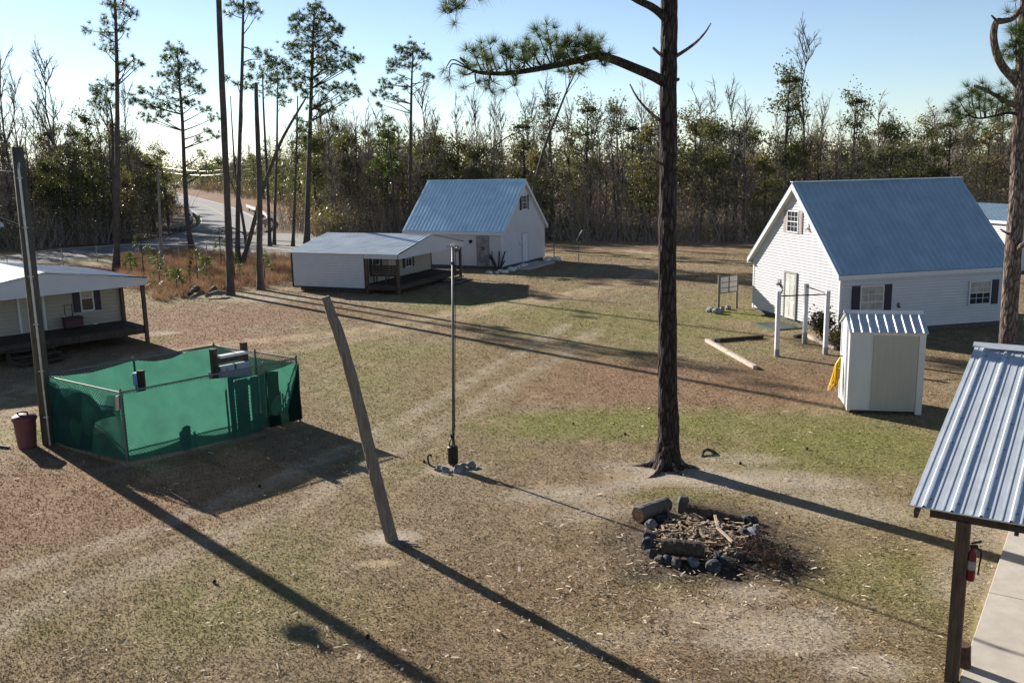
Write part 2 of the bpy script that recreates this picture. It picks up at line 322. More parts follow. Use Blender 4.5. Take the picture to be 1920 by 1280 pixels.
XX, YY = np.meshgrid(xs, ys); nx, ny = len(xs), len(ys)
ZZ = np.where(segdist(XX, YY, [tuple(G(706, 1058)[:2])]*2) < .5, .0, 0)
gv = np.stack([XX, YY, ZZ], -1).reshape(-1, 3)
ii = np.arange(nx*ny).reshape(ny, nx); gf = np.stack([ii[:-1, :-1], ii[:-1, 1:], ii[1:, 1:], ii[1:, :-1]], -1).reshape(-1, 4)
me = bpy.data.meshes.new('ground'); me.from_pydata(gv.tolist(), [], gf.tolist())
tint_attr(me, ground_colour(gv[:, 0], gv[:, 1])); me.materials.append(attrmat('field ground', nscale=11., lo=.74, hi=1.24, bump=.6))
go = bpy.data.objects.new('ground', me); col.objects.link(go); tag(go, kind='structure')

rng = np.random.RandomState(7)
# short dry turf standing on the field (uncountable): real blades
def turf():
    N = 560000
    yy = 9.5+(rng.uniform(0, 1, N)**1.9)*62; half = .60*yy+2
    xx = rng.uniform(-1, 1, N)*half
    keep = np.ones(N, bool)
    fp = G(1318, 1008); keep &= np.hypot(xx-fp[0], yy-fp[1]) > 1.35
    for gx, gy, rx, ry, rot, cc, k, rag in PATCH:
        if cc is SAND or (cc is not GREEN and cc[0] > .28):
            u = np.hypot((xx-gx)/rx, (yy-gy)/ry); keep &= ~((u < 1.0) & (rng.uniform(0, 1, N) < .85*k))
    for pts, wd, cc, k in TRACKS: keep &= ~((segdist(xx, yy, pts) < wd) & (rng.uniform(0, 1, N) < .6*k))
    b_ = A_(.558, .83); a_ = A_(.83, -.558); dx, dy = xx-6.04, yy-11.57
    keep &= ~((dx*a_[0]+dy*a_[1] > -.05) & (dx*b_[0]+dy*b_[1] > -.05))
    xx, yy = xx[keep], yy[keep]; N = len(xx)
    c = ground_colour(xx, yy); L = rng.uniform(.02, .05, N)*(1+yy/60); wd = .006+.00034*yy
    az = rng.uniform(0, 6.283, N); lean = rng.uniform(.9, 3.6, N)
    d = np.stack([np.cos(az)*lean, np.sin(az)*lean, np.ones(N)], 1); d /= np.linalg.norm(d, axis=1)[:, None]
    s_ = np.stack([-np.sin(az), np.cos(az), np.zeros(N)], 1)*wd[:, None]*rng.uniform(.6, 1.4, (N, 1))
    p = np.stack([xx, yy, np.zeros(N)], 1)
    T = np.stack([p-s_, p+s_, p+d*L[:, None]], 1)
    br = rng.uniform(.92, 1.32, (N, 1)); straw = (rng.uniform(0, 1, (N, 1)) < .14)
    c = np.where(straw, np.minimum(c*1.5+.02, .6), c*br*1.1)
    me = fast_mesh('dry_turf', T, 3); tint_attr(me, np.repeat(c, 3, 0)); me.materials.append(attrmat('turf blades', nscale=3., lo=.9, hi=1.1, transl=.25))
    o = bpy.data.objects.new('dry_turf', me); col.objects.link(o)
    tag(o, 'short dry winter grass covering the open field', 'grass', kind='stuff')
turf()
# fallen needles, straws and bark scraps lying on the grass
def litter():
    N = 5200
    yy = 10+(rng.uniform(0, 1, N)**1.5)*26; xx = rng.uniform(-1, 1, N)*(.57*yy+1)
    k = 1200; fp = G(1270, 1100); xx[:k] = rng.normal(fp[0], 2.2, k); yy[:k] = rng.normal(fp[1], 1.6, k)
    az = rng.uniform(0, 6.283, N); L = rng.uniform(.025, .075, N)*(1+.012*yy); wd = rng.uniform(.003, .007, N)*(1+.02*yy)
    big = rng.uniform(0, 1, N) < .10; L[big] *= 1.6; wd[big] *= 2.4
    d = np.stack([np.cos(az), np.sin(az), rng.uniform(-.15, .35, N)], 1)*L[:, None]; s_ = np.stack([-np.sin(az), np.cos(az), np.zeros(N)], 1)*wd[:, None]
    p = np.stack([xx, yy, rng.uniform(.03, .06, N)], 1)
    Q = np.stack([p-s_, p+s_, p+d+s_, p+d-s_], 1)
    pal = A_(.58, .50, .41)*rng.uniform(.5, 1.25, (N, 1)); dk = rng.uniform(0, 1, N) < .18; pal[dk] = A_(.06, .04, .03)
    me = fast_mesh('straw_litter', Q, 4); tint_attr(me, np.repeat(pal, 4, 0)); me.materials.append(attrmat('dry straw', nscale=5))
    o = bpy.data.objects.new('straw_litter', me); col.objects.link(o)
    tag(o, 'pale pine straws and bark scraps scattered over the grass', 'litter', kind='stuff')
litter()

# ================================================================== ROAD
CL = [(-120, 25), (-70, 60), (-52, 70), (-41, 79), (-36.5, 86), (-34, 95), (-34, 107), (-37, 122), (-44, 143), (-59, 181), (-85, 240), (-112, 300), (-150, 385), (-230, 560), (-420, 980)]
cl = spline([(x, y, 0) for x, y in CL], 8)
def strip(pts, off0, off1, z):
    mb = MB(); P = []
    for i, p in enumerate(pts):
        d = unit(pts[min(i+1, len(pts)-1)]-pts[max(0, i-1)]); n = A_(d[1], -d[0], 0); P.append((p+n*off0+A_(0, 0, z), p+n*off1+A_(0, 0, z)))
    for a, b in zip(P[:-1], P[1:]): mb.quad(a[1], b[1], b[0], a[0])
    return mb
tag(strip(cl, -4.2, 4.2, .02).build('road', M_ASPH), kind='structure')
mk = mat('worn white road paint', (.6, .6, .58), .8, var=.2); my = mat('worn yellow road paint', (.45, .33, .08), .8, var=.2)
lm = strip(cl, -3.75, -3.62, .026); l2 = strip(cl, 3.6, 3.75, .026); lm.add(l2.v, l2.f)
tag(lm.build('road_marking', mk), kind='structure'); tag(strip(cl, -.1, .1, .026).build('road_centre_marking', my), kind='structure')
ap = [(-31, 90), (-31, 98), (-28, 104), (-22, 101), (-12, 96), (2, 93), (2, 90), (-10, 88), (-16, 82), (-16.5, 75), (-21, 73), (-26, 77)]
mb = MB(); mb.add([(x, y, .012) for x, y in ap], [tuple(range(len(ap)))]); tag(mb.build('gravel_path', M_GRAVEL), kind='structure')
GA = empty('bridge_railing', (-47, 135, 0), 'white topped bridge railing on the far side of the road bend', 'railing')
GB = empty('bridge_railing', (-38, 135, 0), 'low dark bridge railing on the near left of the road bend', 'railing')
for root, off, hi_, mt in ((GA, 4.9, .8, M_TRIM), (GB, -4.9, .75, M_PIPE)):
    seg = [p for p in cl if 104 < p[1] < 160]; rail = MB(); P = []
    for i, p in enumerate(seg):
        d = unit(seg[min(i+1, len(seg)-1)]-seg[max(0, i-1)]); n = A_(d[1], -d[0], 0); P.append(p+n*off)
    for a, b in zip(P[:-1], P[1:]):
        rail.beam(a+A_(0, 0, hi_), b+A_(0, 0, hi_), .12, .45)
    rail.build('rail', mt, root)
    for p in P[::2]: MB().obox(p-A_(.08, .08, 0), (.16, 0, 0), (0, .16, 0), (0, 0, hi_-.23)).build('post', M_PIPE, root)
p = G(374, 421); mb = MB(); mb.obox(p-A_(.05, .05, 0), (.1, 0, 0), (0, .1, 0), (0, 0, .7)); mb.obox(p+A_(-.2, -.08, .6), (.4, 0, 0), (0, .03, 0), (0, 0, .6))
tag(mb.build('hazard_marker', mat('yellow green reflective plate', (.45, .55, .05), .5, var=.1), loc=p), 'yellow green hazard marker at the end of the bridge railing', 'road marker')
p = G(330, 364); mb = MB(); mb.obox(p-A_(.1, .1, 0), (.2, 0, 0), (0, .2, 0), (0, 0, 1.8)); mb.obox(p+A_(-.5, -.6, 1.8), (1., 0, 0), (0, 1.2, 0), (0, 0, .9))
tag(mb.build('mailbox', M_BLACK, loc=p), 'dark mailbox on a post on the orange verge of the far road', 'mailbox')
mb = MB()
for z0 in (0, 1.2):
    pts = [V(G(300, 372), 270, 318)+A_(0, 0, z0), V(G(380, 385), 380, 329)+A_(0, 0, z0*.7), V(G(440, 387), 470, 316)+A_(0, 0, z0*.7)]
    mb.tube(spline(pts, 6), .035, 4)
tag(mb.build('power_line', M_PIPE), 'pair of thin pale wires crossing above the far road', 'power line')

# ================================================================== BUILDINGS
def lap(mb, P, u, n, z0, z1, ext, step=.125):
    """lap siding: courses on the plane through P, running along u, proud along n; ext(z) gives the run's two ends"""
    z = z0
    while z < z1-1e-4:
        zt = min(z+step, z1); a0, b0 = ext(z); a1, b1 = ext(zt)
        if b0-a0 > .01:
            f = lambda s_, zz, o: P+u*s_+A_(0, 0, zz)+n*o
            k_ = .80; zg = z+(zt-z)*k_; ag, bg_ = a0+(a1-a0)*k_, b0+(b1-b0)*k_; dp = .034
            mb.quad(f(a0, z, dp+.006), f(b0, z, dp+.006), f(bg_, zg, dp), f(ag, zg, dp)); mb.quad(f(ag, zg, dp), f(bg_, zg, dp), f(bg_, zg, .0), f(ag, zg, .0))
            mb.quad(f(ag, zg, 0.), f(bg_, zg, 0.), f(b1, zt, 0.), f(a1, zt, 0.)); mb.quad(f(a0, z, .0), f(b0, z, .0), f(b0, z, dp+.006), f(a0, z, dp+.006))
        z = zt
    return mb
def ribroof(P, u, L, up, ribs=.30, rh=.034, rw=.05, thick=.03, n=None, over=.0):
    """ribbed sheet: P eave corner, u along the eave for L, up the slope vector"""
    n = unit(np.cross(u, up)) if n is None else n
    if n[2] < 0: n = -n
    prof = []; k = max(1, int(round(L/ribs))); st = L/k
    for i in range(k):
        s0 = i*st; prof += [(s0, 0), (s0+st*.5-rw, 0), (s0+st*.5-rw*.45, rh), (s0+st*.5+rw*.45, rh), (s0+st*.5+rw, 0)]
    prof.append((L, 0)); mb = MB()
    a = [P+u*s_+n*h for s_, h in prof]; b = [q+up for q in a]; N = len(a)
    vs = a+b; mb.add(vs, [(i, i+1, N+i+1, N+i) for i in range(N-1)])
    lo = -n*thick; c = [P+lo, P+u*L+lo, P+u*L+up+lo, P+up+lo]
    mb.add(c, [(3, 2, 1, 0)]); t = [P, P+u*L, P+u*L+up, P+up]
    for i in range(4): mb.quad(c[i], c[(i+1) % 4], t[(i+1) % 4], t[i])
    return mb
def window(root, P, u, n, s0, s1, z0, z1, pane=M_GLASS, grid=(3, 4), shutters=(1, 1), sw=.3, name='window', shut=M_SHUT, lower=None):
    f = lambda s_, z, o: P+u*s_+A_(0, 0, z)+n*(o+.025)
    fr = MB(); t = .055
    def bar(a0, a1, b0, b1, o0=.02, o1=.07): fr.obox(f(a0, b0, o0), u*(a1-a0), n*(o1-o0), A_(0, 0, b1-b0))
    bar(s0-t, s0, z0-t, z1+t); bar(s1, s1+t, z0-t, z1+t); bar(s0, s1, z0-t, z0); bar(s0, s1, z1, z1+t); zm = (z0+z1)/2
    bar(s0, s1, zm-.02, zm+.02, .035, .06)
    if grid:
        for i in range(1, grid[0]): x = s0+(s1-s0)*i/grid[0]; bar(x-.009, x+.009, z0, z1, .035, .052)
        for j in range(1, grid[1]):
            if j*2 != grid[1]: z = z0+(z1-z0)*j/grid[1]; bar(s0, s1, z-.009, z+.009, .035, .05)
    w_ = fr.build(name, M_TRIM, root)
    MB().obox(f(s0, zm+.02, .018), u*(s1-s0), n*.022, A_(0, 0, z1-zm-.02)).build('pane', pane, w_)
    MB().obox(f(s0, z0, .018), u*(s1-s0), n*.022, A_(0, 0, zm-.02-z0)).build('pane', lower or pane, w_)
    for side, on in ((0, shutters[0]), (1, shutters[1])):
        if on:
            a0 = s0-t-sw-.01 if side == 0 else s1+t+.01; sh = MB(); sh.obox(f(a0, z0-.06, .02), u*sw, n*.03, A_(0, 0, z1-z0+.12))
            k = int((z1-z0)/.09)
            for j in range(k): sh.obox(f(a0+.04, z0+.02+j*(z1-z0-.04)/k, .05), u*(sw-.08), n*.014, A_(0, 0, .05))
            sh.build('shutter', shut, root)
    return w_
def door(root, P, u, n, s0, s1, z0, z1, dm, fm=M_TRIM, panels=True, lite=None):
    f = lambda s_, z, o: P+u*s_+A_(0, 0, z)+n*(o+.03)
    fr = MB(); t = .09
    for a0, a1, b0, b1 in ((s0-t, s0, z0, z1+t), (s1, s1+t, z0, z1+t), (s0, s1, z1, z1+t)): fr.obox(f(a0, b0, .015), u*(a1-a0), n*.05, A_(0, 0, b1-b0))
    fr.build('door_frame', fm, root)
    d = MB(); d.obox(f(s0, z0, .012), u*(s1-s0), n*.03, A_(0, 0, z1-z0)); W = s1-s0; Hh = z1-z0
    if panels:
        for i in (0, 1):
            for b0, b1 in ((.06, .36), (.42, .78), (.82, .95)):
                d.obox(f(s0+W*(.10+.44*i), z0+Hh*b0, .042), u*W*.36, n*.010, A_(0, 0, Hh*(b1-b0)))
    o = d.build('door', dm, root)
    MB().tube([f(s1-.08, z0+.98, .04), f(s1-.08, z0+.98, .10)], .03, 8).build('handle', M_METAL, o)
    if lite: MB().obox(f(s0+W*lite[0], z0+Hh*lite[1], .043), u*W*(lite[2]-lite[0]), n*.012, A_(0, 0, Hh*(lite[3]-lite[1]))).build('door_window', M_GLASS, o)

def gable_house(label, ox, oy, yaw, end, hw, L, he, hr, roofm, rib, ov=.27, z0=.22, rh=.034):
    """end=+1: origin is the left gable, ridge runs to the right; end=-1: origin is the right gable"""
    u = A_(math.cos(yaw), math.sin(yaw), 0)*end; b = A_(-math.sin(yaw), math.cos(yaw), 0); O = A_(ox, oy, 0)
    root = empty('house', O, label, 'house')
    rise = hr-he; slope = rise/hw; wz = he+ov*slope-.06    # wall top at eave wall line
    iw = hw-ov
    F0 = O+u*ov-b*iw; len_ = L-2*ov
    ur = u if end > 0 else -u; FL = F0 if end > 0 else F0+u*len_           # left-to-right along the front
    lap(MB(), FL, ur, -b, z0, wz, lambda z: (0, len_)).build('front_wall', M_SIDING, root)
    BL = O+u*ov+b*iw if end > 0 else O+u*(L-ov)+b*iw
    mb = MB(); mb.quad(BL+A_(0, 0, z0), BL+ur*len_+A_(0, 0, z0), BL+ur*len_+A_(0, 0, wz), BL+A_(0, 0, wz)); mb.build('rear_wall', M_SIDING, root)
    ext = lambda z: (0, 2*iw) if z < wz else ((z-wz)/slope, 2*iw-(z-wz)/slope)
    top = wz+iw*slope-.02
    lap(MB(), O+u*ov-b*iw, b, -u, z0, top, ext).build('gable_wall', M_SIDING, root)
    lap(MB(), O+u*(L-ov)-b*iw, b, u, z0, top, ext).build('gable_wall', M_SIDING, root)
    fd = MB(); fd.obox(O+u*(ov+.04)-b*(iw-.04), u*(len_-.08), b*(2*iw-.08), A_(0, 0, z0+.02)); fd.build('foundation', mat('foundation block', (.10, .095, .09), .9, var=.3), root)
    t = .1
    for s_ in (ov-.055, L-ov-t+.055):
        for q in (-iw-.055, iw-t+.055): MB().obox(O+u*s_+b*q+A_(0, 0, z0-.02), u*t, b*t, A_(0, 0, wz-z0+.01)).build('corner_trim', M_TRIM, root)
    for sgn in (-1, 1):
        P = O+b*sgn*hw+A_(0, 0, he); upv = -b*sgn*hw+A_(0, 0, rise)
        rf = ribroof(P, u, L, upv, rib, rh).build('roof', roofm, root)
        if sgn < 0:
            MB().beam(O+A_(0, 0, hr+.035)-u*.02, O+u*(L+.02)+A_(0, 0, hr+.035), .22, .04).build('ridge_cap', roofm, rf)
    fa = MB()
    for sgn in (-1, 1):
        P = O+b*sgn*(hw-.025)+A_(0, 0, he-.2); fa.obox(P-b*.012, u*L, b*.024, A_(0, 0, .175))
        fa.obox(O+b*sgn*(hw-.04)+A_(0, 0, he-.2), u*L, -b*sgn*(ov-.06), A_(0, 0, .015))
        for s_ in (0.0, L-.03):
            p0 = O+u*s_+b*sgn*(hw-.0)+A_(0, 0, he-.05); p1 = O+u*s_+A_(0, 0, hr-.05)
            fa.add([p0, p1, p1-A_(0, 0, .24), p0-A_(0, 0, .17), p0+u*.03, p1+u*.03, p1-A_(0, 0, .24)+u*.03, p0-A_(0, 0, .17)+u*.03], [(0, 1, 2, 3), (7, 6, 5, 4), (0, 3, 7, 4), (1, 5, 6, 2), (3, 2, 6, 7), (0, 4, 5, 1)])
        # rake soffits
        for s0_ in (.03, L-ov+.03):
            p0 = O+u*s0_+b*sgn*hw+A_(0, 0, he-.18); p1 = O+u*s0_+A_(0, 0, hr-.24); fa.quad(p0, p1, p1+u*(ov-.06), p0+u*(ov-.06))
    fa.build('fascia', M_TRIM, root)
    g = dict(root=root, O=O, u=u, b=b, front=(FL, ur, -b), g0=(O+u*ov-b*iw, b, -u), iw=iw)
    def rect(face, x0, y0, x1, y1):
        P, uu, n = face; a = onplane(P, n, x0, y0); c = onplane(P, n, x1, y1); s0, s1 = sorted(((a-P)@uu, (c-P)@uu)); return s0, s1, min(a[2], c[2]), max(a[2], c[2])
    g['rect'] = rect; return g
def fixture(root, face, px, py, w_, h_, name, mt):
    P, u, n = face; q = onplane(P, n, px, py); mb = MB()
    mb.obox(q-u*w_/2-A_(0, 0, h_/2)+n*.012, u*w_, n*.06, A_(0, 0, h_)); mb.tube([q+n*.07-A_(0, 0, h_*.2), q+n*.16-A_(0, 0, h_*.55)], w_*.38, 8)
    return mb.build(name, mt, root)

# --- the near right house
H1 = gable_house('white sided house with blue metal gable roof nearest on the right', 12.12, 39.79, .239, 1, 3.76, 8.46, 2.546, 6.11, M_ROOFB, .28, rh=.05)
s0, s1, z0, z1 = H1['rect'](H1['g0'], 1480.5, 396, 1498, 435)
window(H1['root'], *H1['g0'], s0, s1, z0, z1, grid=(3, 4), sw=.28, shut=mat('mauve grey shutter', (.34, .29, .29), .6, var=.1))
s0, s1, z0, z1 = H1['rect'](H1['g0'], 1476.5, 519, 1491.5, 606); zc = (z0+z1)/2
door(H1['root'], *H1['g0'], s0, s0+.86, .2, 2.18, mat('worn pale door', (.50, .51, .47), .55, var=.25, scale=3), mat('grey door casing', (.25, .24, .23), .7))
q = H1['front']
s0, s1, z0, z1 = H1['rect'](q, 1614, 538, 1651, 588); window(H1['root'], *q, s0, s1, z1-1.25, z1, pane=M_CURT, grid=(3, 4), sw=.36)
s0, s1, z0, z1 = H1['rect'](q, 1818, 529, 1852, 567); window(H1['root'], *q, s0, s1, z0, z1, pane=M_CURT, lower=M_GLASS, grid=(3, 4), shutters=(0, 1), sw=.36)
fixture(H1['root'], H1['g0'], 1517, 424, .12, .3, 'wall_light', M_TRIM); fixture(H1['root'], H1['g0'], 1463, 528, .22, .25, 'wall_light', M_METAL)
fixture(H1['root'], q, 1683, 571, .1, .18, 'outlet_box', M_PIPE)
P, u, n = H1['g0']; mb = MB(); mb.tube(spline([onplane(P, n, 1463, 533)+n*.06, onplane(P, n, 1468, 541)+n*.05, onplane(P, n, 1467, 549)+n*.05], 5), .02, 6); mb.build('conduit', M_PIPE, H1['root'])
# --- the middle house
H2 = gable_house('white sided house with pale sky blue metal roof in the middle distance', 1.24, 65.8, -.4545, -1, 3.775, 8.1, 2.57, 6.0, M_ROOF, .30, rh=.05)
s0, s1, z0, z1 = H2['rect'](H2['g0'], 977, 368, 986, 391); window(H2['root'], *H2['g0'], s0, s1, z0, z1, grid=(3, 4), sw=.28)
s0, s1, z0, z1 = H2['rect'](H2['g0'], 978, 442, 986, 494); door(H2['root'], *H2['g0'], s0, s0+.85, .2, 2.2, M_TRIM, mat('pale blue door casing', (.42, .47, .55), .6))
s0, s1, z0, z1 = H2['rect'](H2['front'], 896, 449, 916.5, 502); door(H2['root'], *H2['front'], s0, s1, .2, 2.2, mat('scuffed grey door', (.22, .21, .21), .6, var=.5, scale=2.5), mat('grey door casing', (.25, .24, .23), .7), panels=False, lite=(.32, .55, .68, .68))
fixture(H2['root'], H2['front'], 883, 452, .25, .16, 'wall_light', M_BLACK); fixture(H2['root'], H2['g0'], 990, 371, .2, .2, 'wall_light', M_TRIM); fixture(H2['root'], H2['g0'], 973, 451, .3, .35, 'meter_box', M_TRIM)
P, u, n = H2['front']; mb = MB(); a = onplane(P, n, 923, 471)+n*.06; mb.tube([a, A_(a[0], a[1], .1)], .035, 6); mb.build('downpipe', M_PIPE, H2['root'])
# --- the building behind, at the right edge
q = G(1903, 514); yaw = .239; u = A_(math.cos(yaw), math.sin(yaw), 0); b = A_(-math.sin(yaw), math.cos(yaw), 0)
root = empty('outbuilding', q, 'low white building half hidden behind the right house and pine', 'building')
W3, L3, e3, r3 = 6.5, 10., 3.15, 3.85
lap(MB(), q, b, -u, .2, e3, lambda z: (0, L3)).build('side_wall', M_SIDING, root)
lap(MB(), q, u, -b, .2, r3, lambda z: (0, W3) if z < e3 else ((z-e3)/(r3-e3)*W3/2, W3-(z-e3)/(r3-e3)*W3/2)).build('gable_wall', M_SIDING, root)
mb = MB(); mb.quad(q+u*W3+A_(0, 0, .2), q+u*W3+b*L3+A_(0, 0, .2), q+u*W3+b*L3+A_(0, 0, e3), q+u*W3+A_(0, 0, e3)); mb.quad(q+b*L3+A_(0, 0, .2), q+b*L3+A_(0, 0, e3), q+b*L3+u*W3+A_(0, 0, e3), q+b*L3+u*W3+A_(0, 0, .2)); mb.build('rear_wall', M_SIDING, root)
for sg in (0, 1):
    P = q+u*(W3*sg+(-.2 if sg == 0 else .2))-b*.25+A_(0, 0, e3-.02); ribroof(P, b, L3+.5, (u if sg == 0 else -u)*(W3/2+.2)+A_(0, 0, r3-e3+.06), .3).build('roof', M_ROOFB, root)
MB().obox(q-u*.22-b*.25+A_(0, 0, e3-.2), u*.03, b*(L3+.5), A_(0, 0, .16)).build('fascia', M_TRIM, root)
MB().obox(q+u*.03+b*.03, u*(W3-.06), b*(L3-.06), A_(0, 0, .21)).build('foundation', MATS['foundation block'], root)

# --- porch cabins
def cabin(label, K, yaw, W, encl, porch, he, rise, encl_visible_wall=True, side='front', dz=.55, wallm=M_TAN, ceil_m=M_TAN):
    """K: ground point of the porch corner post nearest the camera. e: outward from the porch gable; the long side runs back along -e; c runs across the gable"""
    e = A_(math.cos(yaw), math.sin(yaw), 0); c = A_(-math.sin(yaw), math.cos(yaw), 0)*(1 if side == 'front' else -1)
    K = A_(K[0], K[1], 0); root = empty('porch_cabin', K, label, 'cabin'); D = encl+porch
    X = lambda s_, q, z: K-e*s_+c*q+A_(0, 0, z)      # s back from gable, q across
    hm = he+rise
    # enclosed walls
    lap(MB(), X(D, 0, 0), e, -c, .3, he-.02, lambda z: (0, encl), .16).build('side_wall', M_SIDING, root)
    lap(MB(), X(D, W, 0), e, c, .3, he-.02, lambda z: (0, encl), .16).build('side_wall', M_SIDING, root)
    ext = lambda z: (0, W) if z < he else ((z-he)/rise*W/2, W-(z-he)/rise*W/2)
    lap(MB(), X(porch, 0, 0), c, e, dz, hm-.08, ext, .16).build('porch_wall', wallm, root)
    lap(MB(), X(D, 0, 0), c, -e, .3, hm-.08, ext, .16).build('rear_wall', M_SIDING, root)
    for s_ in (porch+.0, D): 
        for q in (-.055, W-.025): MB().obox(X(s_+.04, q, .25), e*.1, c*.08, A_(0, 0, he-.28)).build('corner_trim', M_DKTRIM, root)
    tr = MB()
    tr.obox(X(D, -.055, .22), e*encl, c*.03, A_(0, 0, .09))
    tr.build('edge_trim', M_DKTRIM, root)
    MB().obox(X(D-.3, .3, 0), e*(encl-.5), c*(W-.6), A_(0, 0, .3)).build('foundation', MATS['foundation block'], root)
    # porch deck of planks, posts
    dk = MB(); npl = int(porch/.15)
    for i in range(npl): dk.obox(X(porch-.03-i*porch/npl, -.05, dz-.05), e*(porch/npl-.012), c*(W+.1), A_(0, 0, .04))
    dk.obox(X(.02, -.06, dz-.3), e*.04, c*(W+.12), A_(0, 0, .245)); dk.obox(X(porch-.06, -.1, dz-.3), e*(porch-.06), c*.04, A_(0, 0, .245)); dk.obox(X(porch-.06, W+.06, dz-.3), e*(porch-.06), c*.04, A_(0, 0, .245))
    dk.build('deck', M_DKWOOD, root)
    for s_, q in ((.0, 0), (.0, W), (porch-.12, -.0)):
        MB().obox(X(s_+.07, q-.07, 0), e*.14, c*.14, A_(0, 0, he-.05)).build('post', M_BRWOOD, root)
    # roof
    for sg in (0, 1):
        q0 = -.22 if sg == 0 else W+.22; upv = c*(W/2+.22)*(1 if sg == 0 else -1)+A_(0, 0, rise+.1)
        P = X(D+.15, q0, he-.04); rf = ribroof(P, e, D+.4, upv, .28, .018).build('roof', M_CABROOF, root)
    ga = MB(); f0 = X(-.14, -.15, 0)
    pts = [(0, he-.28), (0, he+.0), ((W+.3)/2, hm+.03), (W+.3, he+.0), (W+.3, he-.28), ((W+.3)/2+.6, he+.12), ((W+.3)/2-.6, he+.12)]
    pts = [(0, he-.3), (0, he-.02), ((W+.3)/2, hm-.0), (W+.3, he-.02), (W+.3, he-.3)]
    g_ = lambda q, z, o: f0+c*q+A_(0, 0, z)+e*o
    # gable panel: triangular board with an almost straight lower edge
    ga.add([g_(q, z, 0) for q, z in pts]+[g_(q, z, .04) for q, z in pts], [(4, 3, 2, 1, 0), (5, 6, 7, 8, 9)]+[(i, (i+1) % 5, 5+(i+1) % 5, 5+i) for i in range(5)])
    ga.obox(X(porch-.05, -.16, he-.3), e*(porch+.04), c*.03, A_(0, 0, .24)); ga.obox(X(porch-.05, W+.13, he-.3), e*(porch+.04), c*.03, A_(0, 0, .24))
    ga.build('gable_panel', M_SIDING, root)
    ed = MB()
    for sg in (0, 1):
        a0 = g_(0 if sg == 0 else W+.3, he-.0, .05); a1 = g_((W+.3)/2, hm+.03, .05); ed.beam(a0, a1, .05, .06)
    ed.build('gable_edge', M_DKTRIM, root)
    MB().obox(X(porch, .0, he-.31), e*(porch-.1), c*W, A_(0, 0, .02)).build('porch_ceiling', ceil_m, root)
    return dict(root=root, X=X, e=e, c=c, W=W, face=(X(porch, 0, 0), c, e), D=D)
M_CABROOF = mat('pale galvanised roof sheet', (.50, .57, .64), .42, .35, var=.22, scale=1.6, stretch=(.5, 1, 1))
k1 = G(748, 553); k2 = G(864, 521)
yaw2 = math.atan2(-(k2-k1)[0], (k2-k1)[1])
CB = cabin('white porch cabin with low metal roof and open dark deck beside the middle house', k1, yaw2, np.linalg.norm(k2-k1), 5.0, 2.15, 2.33, .74)
X = CB['X']; f = CB['face']
window(CB['root'], *f, .75, 1.45, 1.05, 2.0, grid=(2, 2), sw=.28); window(CB['root'], *f, 4.6, 5.3, 1.05, 2.0, grid=(2, 2), sw=.28)
door(CB['root'], *f, 2.6, 3.45, .57, 2.12, mat('cream door', (.5, .45, .36), .6), M_TRIM, panels=False)
MB().obox(X(-.1, CB['W']-.95, 1.72), CB['e']*.03, CB['c']*.6, A_(0, 0, .3)).build('hanging_sign', M_PIPE, CB['root'])
sp_ = MB()
for i, (h, d) in enumerate(((.14, .95), (.32, .55))):
    sp_.obox(X(-d, 4.4, h-.05), CB['e']*.32, CB['c']*2.3, A_(0, 0, .05))
for q in (4.45, 5.5, 6.6): sp_.obox(X(-.02, q, .0), CB['e']*1.15, CB['c']*.05, A_(0, 0, .1))
sp_.build('porch_steps', M_GRWOOD, CB['root'])
bn = empty('porch_bench', X(1.0, .3, .55), 'dark plank bench with high back on the porch of the middle cabin', 'bench')
mb = MB()
for j in range(5): mb.obox(X(1.95, .28-.01*j, 1.0+.13*j), CB['e']*1.75, CB['c']*.03, A_(0, 0, .115))
mb.build('backrest', M_DKWOOD, bn); mb = MB()
for j in range(3): mb.obox(X(1.95, .34+.14*j, .97), CB['e']*1.75, CB['c']*.12, A_(0, 0, .035))
mb.build('seat', M_DKWOOD, bn)
for s_ in (1.85, 1.05, .3):
    for q in (.36, .68): MB().obox(X(s_, q, .55), CB['e']*.06, CB['c']*.06, A_(0, 0, .42)).build('leg', M_DKWOOD, bn)
# left cabin: same kind of cabin, porch gable towards the camera
K = G(277, 642); yawL = R_(-45.0)
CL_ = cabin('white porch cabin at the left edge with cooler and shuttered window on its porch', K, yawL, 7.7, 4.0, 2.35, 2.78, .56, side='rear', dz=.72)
X = CL_['X']; f = CL_['face']
def rect(face, x0, y0, x1, y1):
    P, uu, n = face; a = onplane(P, n, x0, y0); c = onplane(P, n, x1, y1); s0, s1 = sorted(((a-P)@uu, (c-P)@uu)); return s0, s1, min(a[2], c[2]), max(a[2], c[2])
s0, s1, z0, z1 = rect(f, 149.5, 544, 174, 579); window(CL_['root'], *f, s0, s1, z0, z0+1.0, pane=M_CURT, lower=M_GLASS, grid=None, sw=.28)
s0, s1, _, _ = rect(f, 34, 560, 84, 620); door(CL_['root'], *f, s0, s1, .74, 2.45, mat('dull beige door', (.40, .37, .31), .6, var=.08), M_TRIM, panels=False)
fixture(CL_['root'], f, 121, 595, .1, .15, 'outlet_box', M_TRIM)
sp_ = MB(); q0 = (G(90, 690)-K)@CL_['c']
for i, (h, d) in enumerate(((.18, 1.05), (.38, .72), (.56, .38))): sp_.obox(X(-d, q0-.9, h-.05), CL_['e']*.33, CL_['c']*1.7, A_(0, 0, .05))
